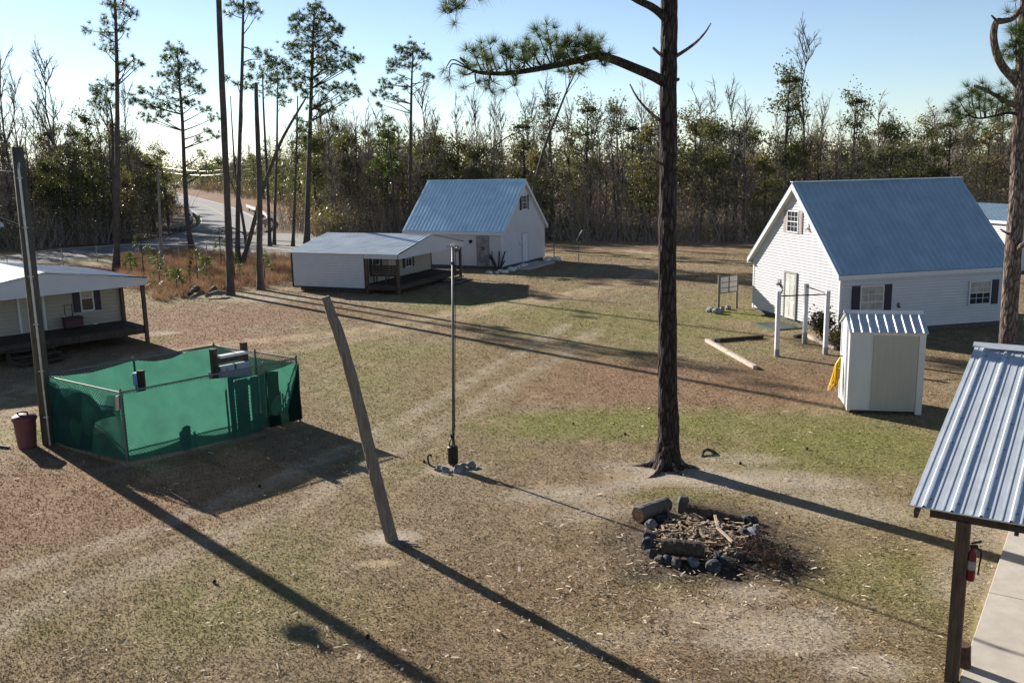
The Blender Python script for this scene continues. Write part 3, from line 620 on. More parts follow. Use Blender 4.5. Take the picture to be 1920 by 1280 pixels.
for q in (q0-.88, q0+.75): sp_.add([X(-1.1, q, 0), X(-.05, q, 0), X(-.05, q, .55), X(-1.1, q, .1), X(-1.1, q+.05, 0), X(-.05, q+.05, 0), X(-.05, q+.05, .55), X(-1.1, q+.05, .1)], [(0, 1, 2, 3), (7, 6, 5, 4), (0, 3, 7, 4), (1, 5, 6, 2), (2, 6, 7, 3), (0, 4, 5, 1)])
sp_.build('porch_steps', M_DKWOOD, CL_['root'])
q = onplane(X(1.9, 0, 0), CL_['e'], 139, 620); q = A_(q[0], q[1], .72); cE, cC = CL_['e'], CL_['c']
ck = empty('cooler', q, 'maroon wheeled cooler with tall handle on the left cabin porch', 'cooler'); mr = mat('maroon plastic', (.075, .03, .045), .5, var=.1)
MB().obox(q-cC*.36-cE*.2+A_(0, 0, .05), cC*.72, cE*.4, A_(0, 0, .36)).build('body', mr, ck, bevel=.03); MB().obox(q-cC*.38-cE*.22+A_(0, 0, .41), cC*.76, cE*.44, A_(0, 0, .08)).build('lid', mr, ck, bevel=.02)
mb = MB(); hq = q+cC*.22-cE*.2; mb.tube([hq+A_(0, 0, .3), hq+A_(0, 0, 1.0), hq-cC*.3+A_(0, 0, 1.0), hq-cC*.3+A_(0, 0, .3)], .018, 6); mb.build('handle', M_BLACK, ck)
for s_ in (-.25, .25): MB().tube([q+cC*s_-cE*.22+A_(0, 0, .07), q+cC*s_-cE*.12+A_(0, 0, .07)], .07, 10).build('wheel', M_BLACK, ck)

# --- the shed
P0 = G(1588, 774); P1 = G(1725, 778); a = unit(P1-P0); b = A_(-a[1], a[0], 0); P0 = A_(P0[0], P0[1], 0); Wd = np.linalg.norm(P1-P0); Dp = 1.5
sh = empty('garden_shed', P0, 'narrow white shed with beige door panel and ribbed metal roof', 'shed')
S = lambda s_, q, z: P0+a*s_+b*q+A_(0, 0, z)
wallm = mat('white painted panel', (.60, .61, .64), .55, var=.05, scale=2); beig = mat('beige panel', (.42, .41, .37), .6, var=.05, scale=3, bump=.15, bscale=90, stretch=(6, 6, .3))
ez, rz = 2.42, 2.80
mb = MB(); mb.quad(S(0, 0, .1), S(Wd, 0, .1), S(Wd, 0, ez), S(0, 0, ez)); mb.quad(S(Wd, Dp, .1), S(0, Dp, .1), S(0, Dp, ez), S(Wd, Dp, ez))
for s_ in (0, Wd): mb.add([S(s_, 0, .1), S(s_, Dp, .1), S(s_, Dp, ez), S(s_, Dp/2, rz), S(s_, 0, ez)], [(0, 1, 2, 3, 4) if s_ else (4, 3, 2, 1, 0)])
mb.build('wall', wallm, sh)
MB().obox(S(.62, -.012, .13), a*(Wd-.62-.16), -b*.025, A_(0, 0, ez-.27)).build('door_panel', beig, sh)
for o_, e1, e2, e3 in ((S(Wd-.15, -.002, .02), a*.17, -b*.045, ez-.03), (S(-.02, -.002, .08), a*.09, -b*.03, ez-.1), (S(-.022, .01, .08), a*.018, b*.08, ez-.12), (S(-.022, Dp-.08, .08), a*.018, b*.08, ez-.12)):
    MB().obox(o_, e1, e2, A_(0, 0, e3)).build('corner_trim', M_TRIM, sh)
MB().obox(S(-.03, -.05, ez-.15), a*(Wd+.06), b*.045, A_(0, 0, .12)).build('eave_trim', M_TRIM, sh)
mb = MB(); mb.obox(S(.05, .05, 0), a*(Wd-.1), b*(Dp-.1), A_(0, 0, .1)); mb.build('skid_base', M_DKWOOD, sh)
for sg in (0, 1):
    q0 = -.14 if sg == 0 else Dp+.14; upv = b*(Dp/2+.14)*(1 if sg == 0 else -1)+A_(0, 0, (rz-ez)*(Dp/2+.14)/(Dp/2)); P = S(-.06, q0, ez-.05)
    rf = ribroof(P, a, Wd+.12, upv, .24, .018, .030).build('roof', M_PAV, sh)
mb = MB(); mb.add([S(-.1, Dp/2-.14, rz-.03), S(-.1, Dp/2, rz+.055), S(-.1, Dp/2+.14, rz-.03), S(Wd+.08, Dp/2-.14, rz-.03), S(Wd+.08, Dp/2, rz+.055), S(Wd+.08, Dp/2+.14, rz-.03)], [(0, 3, 4, 1), (1, 4, 5, 2), (2, 5, 3, 0), (0, 1, 2), (5, 4, 3)]); mb.build('ridge_cap', M_TRIM, sh)
# yellow cord hanging on the shed
yl = mat('yellow cord', (.72, .46, .02), .45, var=.12); hk = S(-.02, 1.05, 1.42)
rn = random.Random(4); mb = MB()
for i in range(17):
    wv = rn.uniform(.03, .13); ln = rn.uniform(.85, 1.05); ox = rn.uniform(-.05, .05); oy = rn.uniform(0, .14); sk = rn.uniform(.10, .30)
    pts = [hk+A_(-.05, 0, .0), hk-b*wv*.5+a*(-.06-ox*.2-oy)+A_(0, 0, -.25), hk-b*(wv+.05)-a*(.1+oy)+A_(0, 0, -ln*.7), hk+b*.0-a*(.08+oy+sk*.6)+A_(0, 0, -ln), hk+b*(wv)-a*(.07+oy+sk*.3)+A_(0, 0, -ln*.7), hk+b*wv*.5-a*(.06+oy)+A_(0, 0, -.25), hk+A_(-.05, 0, 0)]
    mb.tube(spline(pts, 5), .013, 5, cap=False)
mb.tube([hk+A_(-.08, 0, -.33)-b*.13, hk+A_(-.2, 0, -.34), hk+A_(-.08, 0, -.33)+b*.13], .03, 6)
tag(mb.build('extension_cord', yl, loc=hk), 'coiled bright yellow cord hanging on the left side of the shed', 'cord')
mb = MB(); mb.tube([hk+A_(.03, 0, .02), hk+A_(-.1, 0, .02), hk+A_(-.12, 0, .07)], .018, 6); mb.build('hook', M_BLACK, sh)

# --- the pavilion, bottom right
b = unit(A_(.558, .83, 0)); a = A_(b[1], -b[0], 0); K = A_(6.02, 11.60, 0)
pv = empty('picnic_pavilion', K, 'open pavilion with ribbed zinc roof and timber post at the lower right', 'pavilion')
S = lambda s_, q, z: K+a*s_+b*q+A_(0, 0, z)
E0 = G(1706, 946, 2.56); E0 = A_(E0[0], E0[1], 2.56); Rg = onplane(E0, a, 1828, 649)
run = (Rg-E0)@b; rise = Rg[2]-E0[2]; LW = 9.0
rf = ribroof(E0, a, LW, b*run+A_(0, 0, rise), .345, .028, .030, .02).build('roof', M_PAV, pv)
# two small stiffening ribs in each pan, screws
mb = MB(); nrm = unit(np.cross(a, b*run+A_(0, 0, rise))); upv = b*run+A_(0, 0, rise)
st_ = LW/round(LW/.345)
for i in range(int(LW/st_)):
    for o_ in (.06, .285):
        p = E0+a*(i*st_+o_)+upv*.002; mb.obox(p-a*.009, a*.018, upv*.996, nrm*.008)
mb.build('pan_rib', M_PAV, pv)
mb = MB()
for i in range(int(LW/st_)):
    for t in np.linspace(.04, .93, 7): p = E0+a*(i*st_+.225)+upv*t; mb.obox(p-a*.010-b*.01, a*.02, b*.02, nrm*.012)
tag(mb.build('screw', M_PIPE, pv), kind='stuff')
MB().add([q for s_ in (-.02, LW) for q in (Rg+a*s_-unit(upv)*.16+nrm*.05, Rg+a*s_+A_(0, 0, .085), Rg+a*s_+unit(b*run-A_(0, 0, rise))*.16+nrm*.02)], [(0, 3, 4, 1), (1, 4, 5, 2)]).build('ridge_cap', M_PAV, pv)
ribroof(Rg+b*run-A_(0, 0, rise), a, LW, -b*run+A_(0, 0, rise), .345, .028, .030, .02).build('roof', M_PAV, pv)
mb = MB(); mb.obox(S(-.42, -.07, 2.36), a*LW, b*.06, A_(0, 0, .19)); mb.obox(S(-.42, .09, 2.36), a*LW, b*.05, A_(0, 0, .19)); 
for i in range(9):
    p = E0+a*(.08+i*1.2)-A_(0, 0, .11); mb.beam(p, p+upv*.98, .05, .13)
mb.build('roof_frame', M_DKWOOD, pv)
for s_, q in ((0, 0), (3.4, 0), (6.8, 0), (0, 2*run-.6), (3.4, 2*run-.6)):
    MB().obox(S(s_-.09, q-.07, 0), a*.17, b*.14, A_(0, 0, 2.40)).build('post', M_BRWOOD, pv)
fl = MB(); fl.obox(S(.10, -.02, -.1), a*9, b*3.0, A_(0, 0, .2)); fl.obox(S(.10, 2.992, -.1), a*9, b*3.9, A_(0, 0, .2)); fl.obox(S(.1, 6.904, -.1), a*9, b*5, A_(0, 0, .2)); tag(fl.build('floor_slab', M_CONC, pv, bevel=.008))
# extinguisher on the post
q = K+a*.13+A_(0, 0, 1.62)-b*.02; q = A_(*q[:2], 1.55)
fx = empty('fire_extinguisher', q, 'red fire extinguisher hung on the pavilion post', 'fire extinguisher'); rd = mat('red enamel', (.17, .012, .014), .4, var=.1)
MB().lathe(q, [(.045, 0), (.054, .02), (.054, .36), (.045, .40), (.02, .44), (.02, .47)], 16).build('cylinder', rd, fx, smooth=True)
MB().lathe(q+A_(0, 0, .16), [(.0553, 0), (.0553, .13)], 16)  .build('paper_label', mat('grey label paper', (.3, .3, .3), .6), fx, smooth=True)
mb = MB(); mb.obox(q+A_(-.03, -.02, .47), (.09, 0, 0), (0, .04, 0), (0, 0, .035)); mb.obox(q+A_(-.02, -.015, .52), (.13, 0, .03), (0, .03, 0), (0, 0, .015)); mb.build('valve_handle', M_BLACK, fx)
mb = MB(); mb.tube(spline([q+A_(.03, -.02, .48), q+A_(.1, -.03, .42), q+A_(.085, -.04, .25), q+A_(.07, -.05, .1)], 5), .012, 6); mb.build('hose', M_BLACK, fx)
# wood block on the slab corner
q = G(1806, 1247, .1); mb = MB(); wr = random.Random(3)
mb.tube([A_(*q[:2], .1), A_(*q[:2], .22), A_(q[0]-.01, q[1], .42)], [.10, .092, .085], 9, jit=.12, rng=wr); tag(mb.build('wood_block', mat('red brown cut wood', (.10, .05, .035), .85, var=.4, scale=8, bump=.5), loc=q), 'short reddish wood block standing beside the pavilion post', 'wood block')

# ================================================================== GREEN SCREENED ENCLOSURE
def screenmat(name, base, dark, see=.22):
    mt = bpy.data.materials.new(name); mt.use_nodes = True; n = mt.node_tree.nodes; l = mt.node_tree.links; out = n['Material Output']; p = n['Principled BSDF']
    p.inputs['Roughness'].default_value = .8; p.inputs['Specular IOR Level'].default_value = .1
    tc = n.new('ShaderNodeTexCoord'); nz = n.new('ShaderNodeTexNoise'); nz.inputs['Scale'].default_value = 2.5; nz.inputs['Detail'].default_value = 5; l.new(tc.outputs['Object'], nz.inputs[0])
    cr = n.new('ShaderNodeValToRGB'); l.new(nz.outputs[0], cr.inputs[0]); cr.color_ramp.elements[0].position = .3; cr.color_ramp.elements[1].position = .7
    cr.color_ramp.elements[0].color = (*(np.array(base)*.85), 1); cr.color_ramp.elements[1].color = (*(np.array(base)*1.15), 1)
    l.new(cr.outputs[0], p.inputs['Base Color']); tr = n.new('ShaderNodeBsdfTranslucent'); l.new(cr.outputs[0], tr.inputs[0])
    m1 = n.new('ShaderNodeMixShader'); m1.inputs[0].default_value = .62; l.new(p.outputs[0], m1.inputs[1]); l.new(tr.outputs[0], m1.inputs[2])
    tp = n.new('ShaderNodeBsdfTransparent'); m2 = n.new('ShaderNodeMixShader'); m2.inputs[0].default_value = see; l.new(m1.outputs[0], m2.inputs[1]); l.new(tp.outputs[0], m2.inputs[2]); l.new(m2.outputs[0], out.inputs[0])
    return mt
M_SCR = screenmat('green screen cloth', (.055, .185, .135), None, .05); M_SCR2 = screenmat('shade darkened blue green screen cloth', (.038, .115, .115), None, .05)  # second cloth carries the shaded side's darkness in its colour
M_SCR3 = screenmat('doubled screen cloth in shadow tone', (.012, .035, .03), None, .04)  # near black colour stands in for the shadow of doubled cloth
fA, fB, fD = G(240, 872), G(92, 828), G(563, 790); fC = fB+fD-fA
fA, fB, fC, fD = [A_(q[0], q[1], 0) for q in (fA, fB, fC, fD)]
FH = 1.86
en = empty('screened_enclosure', fA, 'chain link enclosure wrapped in bright green screen cloth', 'enclosure')
gate = fD+(fA-fD)*.0
M_RAIL = mat('dull grey rail', (.17, .18, .18), .65, .2, var=.2)
def rail_mesh(p, q, name='top_rail'): MB().tube([p+A_(0, 0, FH), q+A_(0, 0, FH)], .022, 8).build(name, M_RAIL, en)
for p, q in ((fA, fB), (fB, fC), (fC, fD), (fA, fD)): rail_mesh(p, q)
mid = lambda p, q, t: p+(q-p)*t
gP = mid(fA, fD, .79)
for p in (fA, fB, fC, fD, mid(fB, fC, .5), mid(fA, fD, .57), gP, mid(fC, fD, .52)):
    mb = MB(); mb.tube([p, p+A_(0, 0, FH+.05)], .032, 8); mb.lathe(p+A_(0, 0, FH+.05), [(.036, 0), (.036, .02), (.01, .05)], 8); mb.build('post', M_RAIL, en)
def chain(p, q, z0, z1, out):
    "woven diamond wire as thin strips"
    mb = MB(); L = np.linalg.norm(q-p); u = unit(q-p); n = unit(A_(-u[1], u[0], 0))*out; st = .095; Hh = z1-z0; w_ = .008
    k = int((L+Hh)/st)
    for i in range(k):
        for sg in (1, -1):
            s0_ = i*st-(Hh if sg > 0 else 0); t0 = max(0, -s0_*1.) if sg > 0 else max(0, s0_-L); t1 = min(Hh, L-s0_) if sg > 0 else min(Hh, s0_)
            if t1 <= t0: continue
            a0 = p+u*(s0_+sg*t0)+A_(0, 0, z0+t0)+n*.012*sg; a1 = p+u*(s0_+sg*t1)+A_(0, 0, z0+t1)+n*.012*sg
            s_ = u*w_*1.; mb.quad(a0-s_, a0+s_, a1+s_, a1-s_)
    return mb
M_WIRE = mat('dull fence wire', (.035, .05, .045), .5, .5, var=.1)
for p, q, o in ((fA, fB, 1), (fB, fC, -1), (fC, fD, -1), (fA, fD, 1)): chain(p, q, .05, FH, o).build('wire_mesh', M_WIRE, en)
def cloth(p, q, top, bot, off, mt, name, nu=44, nv=14, amp=.02, seed=0, t0=0., t1=1., holes=None):
    r = np.random.RandomState(seed); u = unit(q-p); n = A_(-u[1], u[0], 0); L = np.linalg.norm(q-p); mb = MB(); ph = r.uniform(0, 6, 6)
    vs = []; 
    for j in range(nv+1):
        for i in range(nu+1):
            t = t0+(t1-t0)*i/nu; zt = top(t); zb = bot(t); v = j/nv
            z = zb+(zt-zb)*v; o = off+amp*(math.sin(t*L*3+ph[0]+v*2)+.7*math.sin(t*L*7+ph[1]-v*3)+.5*math.sin(v*9+t*5+ph[2]))*(.3+v*(1-v)*3)
            vs.append(p+u*t*L+n*o+A_(0, 0, z))
    fs = [(j*(nu+1)+i, j*(nu+1)+i+1, (j+1)*(nu+1)+i+1, (j+1)*(nu+1)+i) for j in range(nv) for i in range(nu) if not (holes and holes(t0+(t1-t0)*(i+.5)/nu, (j+.5)/nv))]
    mb.add(vs, fs); return mb.build(name, mt, en, smooth=True)
sag = lambda *pts: (lambda t: float(np.interp(t, [a_[0] for a_ in pts], [a_[1] for a_ in pts])))
cloth(fA, fD, sag((0, 1.80), (.2, 1.82), (.42, 1.80), (.6, 1.70), (.74, 1.62)), sag((0, .12), (.3, .04), (.74, .02)), -.062, M_SCR, 'screen_cloth', seed=1, t1=.745, amp=.010)
cloth(fA, fD, sag((.74, 1.6), (.8, 1.66), (.9, 1.70), (1, 1.78)), sag((.74, .1), (1, .12)), -.07, M_SCR, 'screen_cloth', seed=2, t0=.75, t1=1., amp=.018)
cloth(fA, fD, sag((.74, 1.68), (.80, 1.7), (.86, 1.62)), sag((.74, .1), (1, .06)), -.12, M_SCR3, 'hung_shadow_cloth', seed=12, t0=.79, t1=.865, amp=.03)  # second layer by the gate, with its shadow painted into the cloth
cloth(fA, fD, sag((.9, .3), (.95, 1.0), (1, 1.78)), sag((.74, .1), (1, .1)), -.12, M_SCR3, 'hung_shadow_cloth', seed=14, t0=.91, t1=1., amp=.02)  # dark wedge added to imitate shadow in the right corner
MB().beam(fD+A_(-.04, -.05, .12)+(fA-fD)*.0, fD+A_(-.04, -.05, 1.75), .02, .03).build('cloth_hem', M_BLACK, en)
cloth(fB, fC, sag((0, 1.84), (.12, 1.74), (.25, 1.70), (.38, 1.76), (.47, 1.83), (.5, 1.84), (.62, 1.70), (.72, 1.70), (.83, 1.84), (1, 1.86)), sag((0, .1), (1, .1)), -.04, M_SCR, 'screen_cloth', seed=3)
cloth(fC, fD, sag((0, 1.84), (.2, 1.8), (.25, 1.66), (1, 1.72)), sag((0, .1), (1, .15)), .04, M_SCR, 'screen_cloth', seed=4)
# left side: cloth torn away from the rail near the front post, its upper part folded down
torn = sag((0, 1.80), (.15, 1.72), (.23, 1.3), (.28, 1.45), (.36, 1.66), (.5, 1.7), (.62, 1.72), (.68, 1.6), (.73, 1.42), (.76, 1.72), (1, 1.82))
cloth(fA, fB, torn, sag((0, .14), (.5, .05), (1, .08)), .03, M_SCR, 'screen_cloth', seed=5, nu=80, amp=.03)
cloth(fA, fB, sag((.06, 1.5), (.25, 1.45), (.36, 1.64), (.5, 1.66), (.65, 1.68), (.8, 1.6), (.98, 1.78)), sag((.06, 1.25), (.2, 1.12), (.34, .9), (.42, .14), (.6, .06), (1, .1)), .06, M_SCR2, 'torn_cloth', seed=6, nu=60, t0=.06, t1=.98, amp=.03)  # folded layer, coloured darker to paint in this side's shade
MB().obox(fA+A_(-.14, -.04, 1.42), (.09, 0, .02), (0, .08, 0), (0.02, 0, .36)).build('post_fitting', M_METAL, en)
# things inside
ub = unit(fD-fA); nb = A_(-ub[1], ub[0], 0)
rk0 = onplane(A_(*(fA+nb*.85)[:2], 0), nb, 403, 700); base = A_(rk0[0], rk0[1], 0); rk1 = onplane(A_(*(fA+nb*.85)[:2], 0), nb, 460, 690); RW = (rk1-rk0)@ub
HL = onplane(base, nb, 400, 654)[2]; HR = onplane(base, nb, 460, 641)[2]; ZL = onplane(base, nb, 430, 664)[2]
rk = empty('panel_rack', base, 'timber rack with grey electric panels inside the green enclosure', 'electric panel rack')
for s_, h in ((0, HL), (RW, HR)): MB().obox(base+ub*(s_-.08)-nb*.07, ub*.16, nb*.14, A_(0, 0, h)).build('post', M_DKWOOD, rk)
mb = MB()
for z in (ZL-.42, ZL-.18): mb.obox(base+ub*-.05-nb*.12+A_(0, 0, z), ub*(RW+.1), nb*.045, A_(0, 0, .15))
mb.build('cross_board', M_DKWOOD, rk)
for s_ in (.1, .1+RW*.5): 
    bx = MB().obox(base+ub*s_-nb*.2+A_(0, 0, .25), ub*RW*.43, nb*.14, A_(0, 0, ZL-.5)).build('panel_box', mat('pale grey panel box', (.36, .40, .46), .5, var=.08), rk, bevel=.01)
    MB().obox(base+ub*(s_-.03)-nb*.27+A_(0, 0, ZL-.02), ub*RW*.46, nb*.22, A_(0, 0, .07)).build('box_lid', M_TRIM, rk)
MB().tube([base-ub*.16+A_(0, 0, 0), base-ub*.16+A_(0, 0, 1.75)], .03, 8).build('conduit', M_METAL, rk)
q = onplane(A_(*(fA+nb*2.7)[:2], 0), nb, 264, 705); mph = onplane(q, nb, 264, 694)[2]; q = A_(q[0], q[1], 0); mp_ = empty('meter_post', q, 'short timber post with pale blue meter box inside the enclosure', 'post')
MB().obox(q-A_(.08, .08, 0), (.17, 0, 0), (0, .15, 0), (0, 0, mph)).build('post', M_DKWOOD, mp_); MB().obox(q+A_(-.2, -.09, mph-.40), (.12, 0, 0), (0, .18, 0), (0, 0, .34)).build('meter_box', mat('pale blue box', (.35, .52, .68), .5), mp_, bevel=.008)
for t_ in (1,):
    q = A_(*mid(fC, fD, .50)[:2], 0)-ub*.25; mb = MB()
    for i in range(3): mb.tube([q+A_(i*.05-.05, i*.06, 0), q+A_(i*.05-.05, i*.06, 1.82-.07*i)], .028, 7)
    tag(mb.build('pipe_bundle', M_METAL, loc=q), 'three pale upright pipes in the right corner of the enclosure', 'pipes')

# ================================================================== POLES, BINS, FRAMES
q = G(93, 832); tp_ = V(q, 32, 276)
up_ = empty('utility_pole', q, 'tall dark utility pole with grey conduit beside the green enclosure', 'utility pole')
MB().tube([q, mid(q, tp_, .5), tp_], [.175, .16, .14], 14).build('pole', mat('creosoted pole', (.085, .08, .066), .85, var=.4, scale=6, bump=.5, stretch=(3, 3, .3)), up_, smooth=True)
dirp = tp_-q; mb = MB()
mb.tube([q+A_(.10, -.17, 0), q+dirp*.93+A_(.06, -.155, 0), q+dirp*.95+A_(.06, -.1, 0)], .032, 8)
for t in np.linspace(.1, .9, 6): mb.obox(q+dirp*t+A_(.02, -.21, 0), (.13, 0, 0), (0, .05, 0), (0, 0, .03))
mb.build('conduit', M_METAL, up_)
mb = MB(); a0 = q+dirp*.955; mb.tube(spline([a0+A_(-.15, -.02, -.25), a0+A_(-.7, .1, -.2), a0+A_(-.7, .1, -.2)+A_(-3, 1, .3)], 6), .012, 6); mb.build('wire', M_METAL, up_)
mb = MB(); mb.lathe(A_(-13.55, 24.2, 5.75), [(.12, 0), (.28, .08), (.26, .16), (.12, .25), (.1, .42)], 14); mb.build('lamp_head', M_METAL, up_)
mb = MB(); a1 = q+dirp*.745; mb.tube(spline([a1+A_(0, -.1, -.02), mid(a1, A_(-13.5, 24.1, 6.1), .5), A_(-13.5, 24.15, 6.12)], 4), .03, 7); mb.build('lamp_arm', M_BLACK, up_)
q = G(52, 838); tc_ = empty('trash_can', q, 'maroon round trash can with domed lid at the foot of the utility pole', 'trash can'); mr2 = mat('faded maroon plastic', (.15, .055, .058), .55, var=.15, scale=4)
MB().lathe(q, [(.215, 0), (.23, .04), (.275, .72), (.29, .73), (.29, .77)], 26).build('body', mr2, tc_, smooth=False)
MB().lathe(q+A_(0, 0, .775), [(.31, 0), (.315, .05), (.285, .09), (.19, .14), (.05, .155)], 26).build('lid', mr2, tc_, smooth=True)
mb = MB(); mb.tube(spline([q+A_(-.13, -.05, .92), q+A_(-.11, -.05, .98), q+A_(.11, -.05, .98), q+A_(.13, -.05, .92)], 4), .025, 8); mb.build('handle', mr2, tc_)
hp = MB(); hp.tube(spline([q+A_(-.42, -.12, .03), q+A_(-.75, 0, .04), q+A_(-.95, .1, .03), q+A_(-1.2, -.05, .02)], 5), .035, 7); tag(hp.build('drain_hose', M_DKTRIM, loc=q), 'dark hose lying beside the maroon trash can', 'hose')
# leaning post
q = G(735, 1013); pts = [q]+[V(q, *p_) for p_ in ((712, 925), (690, 830), (668, 740), (640, 640), (622, 590), (610, 556))]
mb = MB(); mb.tube(spline(pts, 6), np.interp(np.linspace(0, 1, 37), [0, .3, .8, 1], [.128, .118, .097, .075]), 12, jit=.06, rng=random.Random(2))
tag(mb.build('leaning_post', M_GRWOOD, loc=q), 'weathered grey wooden post leaning left in the open grass', 'post')
mb = MB()
for an, ln in ((-20, .45), (-35, .3), (5, .25)): mb.beam(q+A_(.1, -.12, .03), q+A_(.1+ln*math.cos(R_(an)), -.12+ln*math.sin(R_(an)), .035), .05, .02)
tag(mb.build('wood_splinters', M_GRWOOD, loc=q+A_(.1, -.1, 0)), 'split grey wood pieces at the foot of the leaning post', 'wood')
# steel flag pole with strapped cylinder
q = G(850, 874); fpz = V(q, 850, 462)[2]; tpq = V(q, 849, 462)
fl_ = empty('flag_pole', q, 'thin bare steel flag pole with a small bracket on top', 'flag pole')
MB().tube([q, A_(tpq[0], tpq[1], tpq[2])], [.034, .028], 10).build('pole', M_PIPE, fl_, smooth=True)
mb = MB(); mb.tube([tpq+A_(-.15, 0, .0), tpq+A_(.15, 0, .0)], .022, 8); mb.tube([tpq, tpq+A_(0, 0, .06)], .05, 10); mb.lathe(tpq+A_(.13, 0, -.03), [(.03, -.03), (.05, 0), (.03, .03)], 8); mb.build('bracket', M_METAL, fl_)
mb = MB(); mb.tube([tpq+A_(.06, -.05, -.1), q+A_(.07, -.06, .95)], .008, 5); mb.tube([tpq+A_(-.02, -.05, -.35), tpq+A_(.05, -.05, -.6)], .035, 6); mb.build('halyard', M_BLACK, fl_)
cy = empty('strapped_cylinder', q, 'black cylinder strapped upright to the foot of the flag pole', 'weight')
q2 = q+A_(.01, -.17, .13); MB().lathe(q2, [(.10, 0), (.125, .02), (.13, .30), (.125, .42), (.10, .44), (.04, .45)], 16).build('body', M_BLACK, cy)
mb = MB()
for sx in (-.09, .05): mb.tube(spline([q2+A_(sx, -.03, .40), q2+A_(sx*.7, .05, .55), q+A_(.0, -.04, .78)], 4), .018, 6)
mb.tube([q+A_(0, -.045, .72), q+A_(0, -.045, .82)], .05, 8); mb.build('strap', M_BLACK, cy)
pts = [q+A_(-.28, -.1, .05), q+A_(-.42, -.12, .03), q+A_(-.56, -.1, .08), q+A_(-.60, -.08, .2), q+A_(-.59, -.06, .31), q+A_(-.53, -.06, .32), q+A_(-.52, -.06, .27)]
mb = MB(); mb.tube(spline(pts, 6), .022, 7); tag(mb.build('bent_hose', M_BLACK, loc=q+A_(-.3, -.1, 0)), 'curved black hose end rising beside the flag pole rocks', 'hose')
def rock(name, c, r, mt, seed, flat=.7, label=None, group=None, cat='rock'):
    r_ = np.random.RandomState(seed); n_, m_ = 9, 6; mb = MB(); vs = [A_(0, 0, r*flat)]; fs = []; ax = r_.uniform(.75, 1.3, 2); pl = r_.normal(size=(13, 3)); pl /= np.linalg.norm(pl, axis=1)[:, None]; pd = r_.uniform(.55, .95, 13)
    def P(th, ph):
        d = A_(math.sin(th)*math.cos(ph)*ax[0], math.sin(th)*math.sin(ph)*ax[1], math.cos(th)); k = 1.0
        for p_, dd in zip(pl, pd):
            s_ = d@p_
            if s_ > dd*.8: k = min(k, dd/(s_+1e-6))
        k *= r_.uniform(.95, 1.05); return A_(d[0]*r*k, d[1]*r*k, d[2]*r*k*flat)
    vs = [P(0, 0)]
    for j in range(1, m_):
        for i in range(n_): vs.append(P(math.pi*j/m_, 2*math.pi*i/n_))
    vs.append(P(math.pi, 0))
    fs = [(0, 1+i, 1+(i+1) % n_) for i in range(n_)]
    for j in range(m_-2):
        for i in range(n_): a_ = 1+j*n_+i; b_ = 1+j*n_+(i+1) % n_; fs.append((a_, a_+n_, b_+n_, b_))
    e_ = len(vs)-1; o_ = 1+(m_-2)*n_; fs += [(e_, o_+(i+1) % n_, o_+i) for i in range(n_)]
    c = np.asarray(c, float); base = c+A_(0, 0, r*flat*.55); mb.add([v+base for v in vs], fs)
    return tag(mb.build(name, mt, loc=c), label, cat, group)
fr = [((-.33, -.2), .13, 'pale jagged rock left of the black cylinder on the flag pole'), ((-.18, -.34), .12, 'grey rock in front of the flag pole, left one'), ((.12, -.4), .16, 'large blue grey rock in front of the flag pole'), ((.22, -.12), .12, 'pale rock right behind the black cylinder'), ((.42, -.08), .15, 'rightmost rock at the foot of the flag pole'), ((-.06, .2), .12, 'rock hidden behind the black cylinder on the flag pole')]
for i, (d, r, lb) in enumerate(fr): rock('rock', A_(q[0]+d[0], q[1]+d[1], 0), r, M_STONE, 50+i, label=lb, group='rocks around the flag pole')
# exercise bar frame
b1, b2, b3 = G(1456, 668), G(1508, 644), G(1547, 664)
sf = empty('pull_up_frame', b1, 'white three post exercise bar frame in front of the right house', 'exercise frame'); wp = mat('white painted post', (.58, .58, .60), .6, var=.1, scale=5, bump=.2)
for p_, h in ((b1, 2.42), (b2, 2.36), (b3, 2.37)):
    po = MB().obox(p_-A_(.075, .075, 0), (.15, 0, 0), (0, .15, 0), (0, 0, h)).build('post', wp, sf, bevel=.008)
    MB().obox(p_-A_(.079, .079, 0), (.158, 0, 0), (0, .158, 0), (0, 0, .28 if p_ is not b2 else .45)).build('worn_foot', mat('grey bare wood', (.27, .25, .25), .85, var=.3, scale=8), po)
for p_, q_, z in ((b1, b3, 2.24), (b2, b3, 2.26)): MB().tube([p_+A_(0, -.0, z), q_+A_(0, 0, z)], .024, 8).build('bar', M_DKTRIM, sf)
# landscape timbers
tw = mat('sun bleached timber', (.50, .42, .36), .85, var=.3, scale=9, bump=.6, stretch=(1, 1, 1))
for p_, q_, mt, lb in (((1325, 641), (1416, 692), tw, 'long pale landscape timber lying left of the white bar frame'), ((1338, 641), (1430, 634), M_DKWOOD, 'dark landscape timber lying at the back of the bar frame ground'), ((1513, 632), (1566, 656), tw, 'pale landscape timber between bar frame and shrub'), ((1490, 634), (1509, 631), M_DKWOOD, 'short dark timber end behind the middle white post')):
    a_, c_ = G(*p_), G(*q_); mb = MB(); mb.beam(a_+A_(0, 0, .07), c_+A_(0, 0, .07), .15, .13)
    if mt is tw: m_ = mid(a_, c_, .47); d_ = unit(c_-a_); mb.beam(m_-d_*.1+A_(0, 0, .1), m_+d_*.1+A_(0, 0, .1), .17, .10)
    tag(mb.build('landscape_timber', mt, loc=a_, bevel=.012), lb, 'timber')
